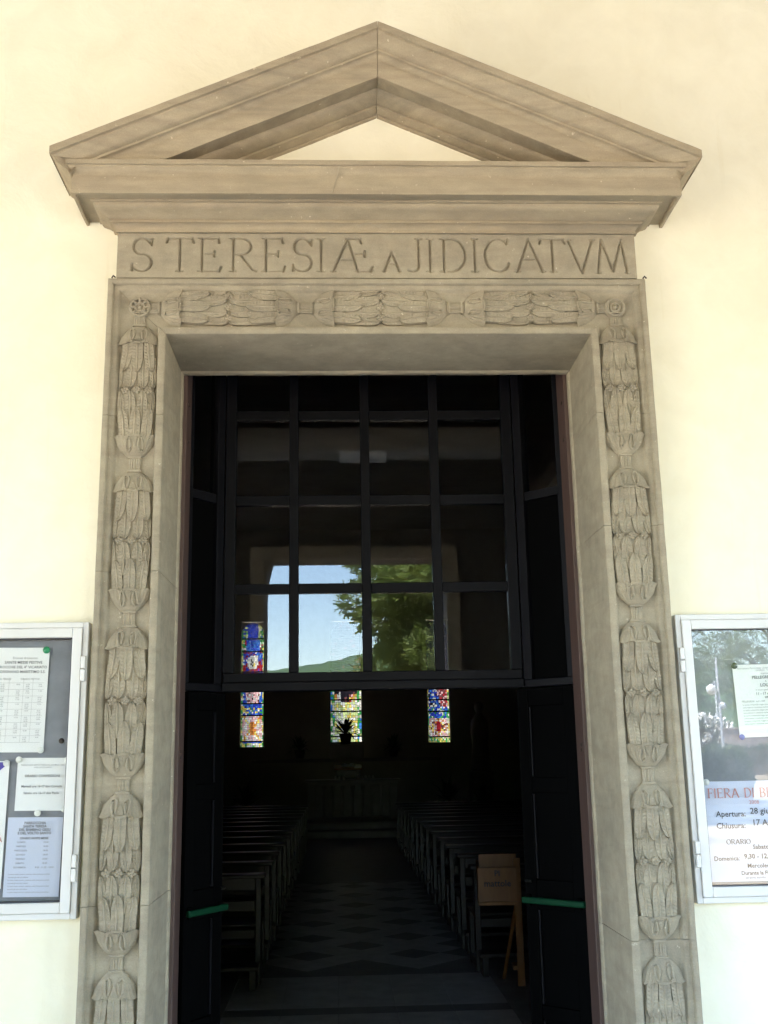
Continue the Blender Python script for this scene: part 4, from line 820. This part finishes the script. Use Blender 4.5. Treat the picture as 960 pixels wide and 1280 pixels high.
# pews
def make_pew(side):
    L = 2.55; e = empty('pew', (0, 0, 0)); s = side           # local: x from aisle end outward (s), y=0 at the back of the pew, +y to the altar
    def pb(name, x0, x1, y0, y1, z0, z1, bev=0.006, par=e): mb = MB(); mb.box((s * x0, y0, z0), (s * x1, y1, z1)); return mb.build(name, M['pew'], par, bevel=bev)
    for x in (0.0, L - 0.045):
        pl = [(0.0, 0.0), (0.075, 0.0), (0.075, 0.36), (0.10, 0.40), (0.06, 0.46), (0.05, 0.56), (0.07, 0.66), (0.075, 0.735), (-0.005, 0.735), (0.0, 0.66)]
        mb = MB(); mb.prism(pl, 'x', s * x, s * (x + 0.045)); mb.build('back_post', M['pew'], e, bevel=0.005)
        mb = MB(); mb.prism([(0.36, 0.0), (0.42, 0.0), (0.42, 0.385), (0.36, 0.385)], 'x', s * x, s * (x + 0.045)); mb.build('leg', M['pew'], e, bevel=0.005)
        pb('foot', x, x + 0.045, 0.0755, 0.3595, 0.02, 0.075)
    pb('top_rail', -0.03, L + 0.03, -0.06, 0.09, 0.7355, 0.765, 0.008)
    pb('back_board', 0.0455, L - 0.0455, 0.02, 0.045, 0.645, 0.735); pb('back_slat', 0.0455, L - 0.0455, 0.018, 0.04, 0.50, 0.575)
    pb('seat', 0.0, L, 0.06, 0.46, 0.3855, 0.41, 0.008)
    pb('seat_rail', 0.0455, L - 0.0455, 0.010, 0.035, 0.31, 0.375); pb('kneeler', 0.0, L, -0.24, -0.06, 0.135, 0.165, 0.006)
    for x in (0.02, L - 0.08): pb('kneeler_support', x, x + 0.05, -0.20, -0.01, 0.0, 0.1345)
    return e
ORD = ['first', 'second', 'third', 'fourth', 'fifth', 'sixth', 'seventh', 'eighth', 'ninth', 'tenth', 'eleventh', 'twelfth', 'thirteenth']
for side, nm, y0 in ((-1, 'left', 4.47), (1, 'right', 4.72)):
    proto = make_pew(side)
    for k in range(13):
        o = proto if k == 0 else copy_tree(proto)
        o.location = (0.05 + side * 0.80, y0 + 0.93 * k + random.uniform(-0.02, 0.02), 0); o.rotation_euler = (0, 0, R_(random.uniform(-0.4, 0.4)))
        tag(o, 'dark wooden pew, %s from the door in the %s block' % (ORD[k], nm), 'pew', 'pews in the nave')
# offering box on a wooden stand
ob = empty('leaflet_box_stand', (1.06, 4.18, 0)); ob.rotation_euler = (0, 0, R_(-4)); tag(ob, 'light wooden leaflet box on thin stand beside the right pews', 'box stand')
def wb(name, a, b, rx=0.0): mb = MB(); mb.box(a, b); return mb.build(name, M['oak'], ob, bevel=0.003)
wb('post', (0.015, -0.012, 0.0), (0.066, 0.018, 0.86))
mb = MB(); mb.tube([(-0.065, 0.25, 0.0), (0.030, 0.03, 0.55)], 0.014, 6); mb.build('brace', M['oak'], ob); wb('stretcher', (-0.012, 0.02, 0.10), (0.03, 0.16, 0.13))
fx0, fx1 = -0.245, 0.035
mb = MB(); mb.prism([(-0.055, 0.57), (-0.040, 0.57), (-0.020, 0.800), (-0.035, 0.800)], 'x', fx0, fx1); fp = mb.build('front', M['oak'], ob, bevel=0.002)
mb = MB(); mb.prism([(0.075, 0.57), (0.090, 0.57), (0.125, 0.880), (0.110, 0.880)], 'x', fx0 + 0.02, fx1 + 0.012); mb.build('back', M['oak'], ob, bevel=0.002)
for x in (fx0, fx1 - 0.012):
    mb = MB(); mb.prism([(-0.0395, 0.57), (0.0745, 0.57), (0.105, 0.84), (-0.0195, 0.800)], 'x', x, x + 0.012); mb.build('side', M['oak'], ob, bevel=0.002)
wb('bottom', (fx0, -0.06, 0.545), (fx1, 0.10, 0.5695))
for s_, z_, q_ in (('PI', 0.742, 0.055), ('mattole', 0.672, 0.062)):
    mb = MB(); text_mesh(mb, s_, -0.105, z_, q_, 0, 'CENTER', 0.001)
    mb.v = [(x, -0.0562 + (z - 0.57) * 0.087, z) for x, y, z in mb.v]; mb.build('lettering', M['ink'], ob)

# ------------------------------------------------------------------ portico behind the camera
def arch_wall(name, label, spans, y0, y1, x0, x1, top, along='x'):
    """wall with openings (a,b,spring,crown); arch heads are elliptical"""
    mb = MB(); prev = x0
    def bxx(a0, a1, z0, z1):
        if along == 'x': mb.box((a0, y0, z0), (a1, y1, z1))
        else: mb.box((y0, a0, z0), (y1, a1, z1))
    for a, b_, sp, cr in spans:
        bxx(prev, a, -0.05, top); c = (a + b_) / 2; r = (b_ - a) / 2; n = 20
        for k in range(n):
            u0, u1 = -math.cos(math.pi * k / n), -math.cos(math.pi * (k + 1) / n)
            zz0, zz1 = sp + (cr - sp) * math.sqrt(max(0, 1 - u0 * u0)), sp + (cr - sp) * math.sqrt(max(0, 1 - u1 * u1))
            pts = [(c + u0 * r, zz0), (c + u1 * r, zz1), (c + u1 * r, top), (c + u0 * r, top)]
            if along == 'x': mb.prism(pts, 'y', y0, y1)
            else: mb.add([(y0, p[0], p[1]) for p in pts] + [(y1, p[0], p[1]) for p in pts], [(3,2,1,0), (4,5,6,7), (0,1,5,4), (2,3,7,6)])
        prev = b_
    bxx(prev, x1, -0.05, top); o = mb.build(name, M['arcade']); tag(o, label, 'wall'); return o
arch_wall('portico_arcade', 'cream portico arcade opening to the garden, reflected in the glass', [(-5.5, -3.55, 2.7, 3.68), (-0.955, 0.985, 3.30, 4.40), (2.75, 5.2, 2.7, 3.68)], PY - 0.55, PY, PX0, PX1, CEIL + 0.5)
mb = MB(); mb.box((-1.10, PY + 0.002, 0.0), (-0.962, PY + 0.06, 3.65)); mb.box((0.982, PY + 0.002, 0.0), (1.12, PY + 0.06, 3.65)); mb.box((-1.10, PY + 0.002, 3.6505), (1.12, PY + 0.06, 3.80)); o = mb.build('arch_trim', M['stone'], bevel=0.006); tag(o, 'stone trim around the central portico arch, reflected in the transom', 'trim')
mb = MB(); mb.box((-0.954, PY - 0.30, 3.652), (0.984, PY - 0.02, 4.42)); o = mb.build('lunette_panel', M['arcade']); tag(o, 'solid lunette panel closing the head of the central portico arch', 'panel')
arch_wall('portico_end_wall', 'portico end wall with wide arch on the left', [(-5.0, -2.0, 2.9, 4.0)], PX0 - 0.45, PX0, PY - 0.55, -0.002, CEIL + 0.5, 'y')
arch_wall('portico_end_wall', 'portico end wall with arch on the right', [(-5.0, -1.6, 2.7, 3.8)], PX1, PX1 + 0.45, PY - 0.55, -0.002, CEIL + 0.5, 'y')
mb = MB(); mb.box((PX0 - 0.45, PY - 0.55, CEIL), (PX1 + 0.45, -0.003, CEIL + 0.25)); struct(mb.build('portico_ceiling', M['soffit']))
mb = MB(); mb.box((PX0 - 0.45, PY - 0.9, -0.20), (PX1 + 0.45, 0.355, -0.002)); struct(mb.build('portico_floor', M['portico_floor']))
for k, (yc, lab) in enumerate(((-5.27, 'square ceiling lamp nearest the portico arch, reflected in the glass'), (-3.03, 'square ceiling lamp nearest the doorway, reflected in the top panes'))):
    e = empty('ceiling_lamp', (0.10, yc, CEIL)); tag(e, lab, 'lamp', 'portico ceiling lamps')
    MB().box((-0.25, -0.26, -0.155), (0.25, 0.26, -0.001)).build('housing', M['lampbox'], e, bevel=0.006); MB().box((-0.24, -0.25, -0.168), (0.24, 0.25, -0.1555)).build('diffuser', M['diffuser'], e, bevel=0.006)

# ------------------------------------------------------------------ garden and hills outside
def gz_(x, y): return 0.0 if y > -9 else min(1.0, (-9 - y) * 0.033)
mb = MB()
xs_ = list(np.linspace(-60, 60, 41)); ys_ = list(np.linspace(60, -80, 57))
xs_ = [-1500, -500, -150] + xs_ + [150, 500, 1500]; ys_ = [1500, 500, 150] + ys_ + [-150, -500, -1500]
nxs, nys = len(xs_), len(ys_)
mb.add([(x, y, -0.23 + gz_(x, y)) for y in ys_ for x in xs_], [(j*nxs+i, j*nxs+i+1, (j+1)*nxs+i+1, (j+1)*nxs+i) for j in range(nys-1) for i in range(nxs-1)])
struct(mb.build('ground', M['ground'], smooth=True))
mb = MB(); mb.box((-14, -9.0, -0.226), (14, PY - 0.9, -0.10)); struct(mb.build('forecourt', M['paving']))
mb = MB(); mb.box((-14, PY - 0.9, -0.226), (PX0 - 0.46, 3, -0.11)); struct(mb.build('forecourt', M['paving']))
mb = MB(); mb.box((PX1 + 0.46, PY - 0.9, -0.226), (14, 3, -0.11)); struct(mb.build('forecourt', M['paving']))
def leaves_mesh(name, centers, radii, n, lw, ll, mat, zmin=None):
    centers = np.array(centers); radii = np.array(radii); w = radii[:, 0] * radii[:, 1] * radii[:, 2]; w = w ** 0.67; w /= w.sum()
    k = rng.choice(len(centers), n, p=w); d = rng.normal(size=(n, 3)); d /= np.linalg.norm(d, axis=1)[:, None]; rad = rng.uniform(0.55, 1.05, (n, 1)) ** 0.7
    P = centers[k] + d * radii[k] * rad
    dirn = d * 0.8 + rng.normal(size=(n, 3)) * 0.6 + np.array([0, 0, 0.25]); dirn /= np.linalg.norm(dirn, axis=1)[:, None]
    sd2 = np.cross(dirn, rng.normal(size=(n, 3))); sd2 /= np.linalg.norm(sd2, axis=1)[:, None]
    L = ll * rng.uniform(0.6, 1.3, (n, 1)); Wd = lw * rng.uniform(0.6, 1.3, (n, 1))
    V = np.stack([P - sd2 * Wd * 0.3, P + sd2 * Wd * 0.3, P + dirn * L + sd2 * Wd * 0.5, P + dirn * L - sd2 * Wd * 0.5], 1).reshape(-1, 3)
    me = bpy.data.meshes.new(name); F = np.arange(n * 4).reshape(-1, 4); me.from_pydata(V.tolist(), [], F.tolist()); me.materials.append(mat); me.update(); return me
def pine(x, y, h, crown_r, crown_h, label, mat='pine', n=26000, lean=0.0, dens=26, low=None):
    z0 = gz_(x, y) - 0.3; e = empty('pine_tree', (x, y, z0)); tag(e, label, 'tree', 'trees in the garden')
    tr = MB(); tr.tube([(0, 0, 0), (lean * 0.3, 0.05, h * 0.3), (lean * 0.7, -0.05, h * 0.6), (lean, 0, h * 0.86)], [0.22, 0.18, 0.13, 0.05], 10)
    cs, rs = [], []
    for k in range(dens):
        a = random.uniform(0, 6.283); q = random.uniform(0, 1) ** 0.6; zz = random.uniform(-1, 1); rr2 = crown_r * q * math.sqrt(max(0.15, 1 - zz * zz))
        c = (lean + rr2 * math.cos(a), rr2 * math.sin(a), h - crown_h / 2 + zz * crown_h / 2); cs.append(c); s = random.uniform(0.16, 0.32) * crown_r; rs.append((s * 1.15, s * 1.15, s * 0.75))
        if k % 2 == 0: tr.tube([(lean * 0.7, 0, max(h * 0.45, c[2] - 0.8 - rr2 * 0.5)), ((c[0] + lean) / 2, c[1] / 2, c[2] - 0.35), c], [0.07, 0.045, 0.015], 6)
    tr.build('trunk', M['bark'], e, True)
    link('crown', leaves_mesh('crown', cs, rs, n, 0.045, 0.17, M[mat]), e)
pine(2.85, -20.0, 9.6, 2.75, 7.0, 'large bright green pine filling the right half of the reflected view', n=140000, dens=120)
pine(4.6, -27.0, 9.0, 3.0, 5.5, 'dark pine standing behind the large bright pine', 'pine_dark', 22000, dens=34)
for x, y, h, r, ch, mt_, lab in ((14.6, -47, 5.4, 2.8, 4.0, 'pine_dark', 'rounded dark pine left of the tree row seen in right board'), (20.3, -46, 8.4, 3.6, 6.0, 'pine', 'tall broad pine in the middle of the tree row in right board'), (26.5, -50, 10, 4.6, 7, 'pine_dark', 'broad dark pine at the right end of the tree row in right board'),
                      (18.0, -56, 8.0, 4.2, 6.2, 'pine_dark', 'pine in the second row behind the garden hedge'), (-9, -34, 8, 3.2, 5, 'pine', 'pine on the left side of the garden'), (-16, -26, 9, 3.6, 5.6, 'pine_dark', 'dark pine at the far left of the garden')):
    pine(x, y, h, r, ch, lab, mt_, 16000, dens=26)
def bush(name, x0, x1, y, dy, h, label, mat, n, flowers=0, cat='hedge'):
    e = empty(name, ((x0 + x1) / 2, y, gz_(x0, y) - 0.25)); tag(e, label, cat); w = (x1 - x0) / 2
    m_ = max(3, int(w * 1.2)); cs = [(-w + (i + 0.5) * 2 * w / m_, 0, h * 0.55) for i in range(m_)]; rs = [(w / m_ * 1.4, dy, h * (0.5 + random.uniform(-0.04, 0.06)))] * m_
    link('foliage', leaves_mesh('foliage', cs, rs, n, 0.07, 0.12, M[mat]), e)
    core = MB(); core.box((-w, -dy * 0.7, 0.0), (w, dy * 0.7, h * 0.85)); core.build('branches', M['bark'], e)
    if flowers: link('blossom', leaves_mesh('blossom', [(c[0], c[1], c[2] + 0.1) for c in cs], [(r[0] * 1.05, r[1] * 1.05, r[2] * 1.05) for r in rs], flowers, 0.14, 0.12, M['blossom']), e)
bush('hedge', 8.0, 34.0, -36.0, 0.6, 1.05, 'long clipped green hedge reflected in right notice board', 'hedge', 22000)
bush('oleander_bush', 10.5, 16.0, -41.0, 1.0, 2.0, 'white flowering bush behind the hedge, beside the lamp posts', 'hedge', 9000, 3500, 'bush'); bush('oleander_bush', 18.4, 26.0, -41.0, 1.0, 1.9, 'white flowering bush behind the hedge, right of the garden wall', 'hedge', 9000, 3500, 'bush')
bush('clipped_bush', 8.6, 10.2, -24.0, 0.8, 1.3, 'dark clipped bush in front of the hedge', 'pine_dark', 9000, 0, 'bush')
mb = MB(); mb.box((15.4, -40.2, 0.4), (18.0, -39.9, 2.35)); mb.box((15.35, -40.25, 2.3505), (18.05, -39.85, 2.45)); o = mb.build('garden_wall', M['wallstone'], bevel=0.02); tag(o, 'short grey pink garden wall behind the hedge', 'wall')
def lamp_post(x, y, h, side, r, label):
    e = empty('lamp_post', (x, y, gz_(x, y) - 0.23)); tag(e, label, 'lamp post', 'garden lamp posts')
    MB().tube([(0, 0, 0), (0, 0, 0.6), (0, 0, h)], [0.07, 0.05, 0.035], 10).build('post', M['post'], e, True)
    MB().tube([(0, 0, h - 0.95), (side * 0.12, 0, h - 0.85), (side * 0.22, 0, h - 0.88)], 0.02, 8).build('arm', M['post'], e, True)
    MB().lathe([(0.0, -r)] + [(r * math.sin(math.pi * k / 10), -r * math.cos(math.pi * k / 10)) for k in range(1, 10)] + [(0.0, r)], 16, (side * 0.24, 0, h - 1.06)).build('globe', M['globe'], e, True)
lamp_post(12.6, -32.0, 4.1, -1, 0.17, 'grey lamp post with larger white globe reflected in right board'); lamp_post(15.9, -41.0 - 0.6, 3.7, 1, 0.16, 'farther grey lamp post with smaller white globe')
def hill(name, y, x0, x1, hfun, dep, mat):
    mb = MB(); n, m_ = 150, 16; vs_ = []
    for j in range(m_ + 1):
        for i in range(n + 1):
            x = x0 + (x1 - x0) * i / n; t = j / m_; H = hfun(x) * math.sin(math.pi / 2 * t)
            v = noise.noise(Vector((x * 0.12, j * 0.9, y))) * 2.2 + noise.noise(Vector((x * 0.5, j * 2.1, y))) * 1.2
            vs_.append((x, y - dep * t, -0.5 + H + (v * 0.55 if 0 < j else 0)))
    mb.add(vs_, [(j*(n+1)+i, j*(n+1)+i+1, (j+1)*(n+1)+i+1, (j+1)*(n+1)+i) for j in range(m_) for i in range(n)])
    struct(mb.build(name, mat, smooth=True))
hill('hill', -230, -260, 260, lambda x: 31 + 3 * math.sin(x * 0.021 + 0.6) + 2 * math.sin(x * 0.09), 120, M['hill'])
hill('hill', -95, -150, 150, lambda x: 9.9 + 1.0 * math.sin(x * 0.05 + 2.2) + 0.8 * math.sin(x * 0.31), 30, M['hill'])
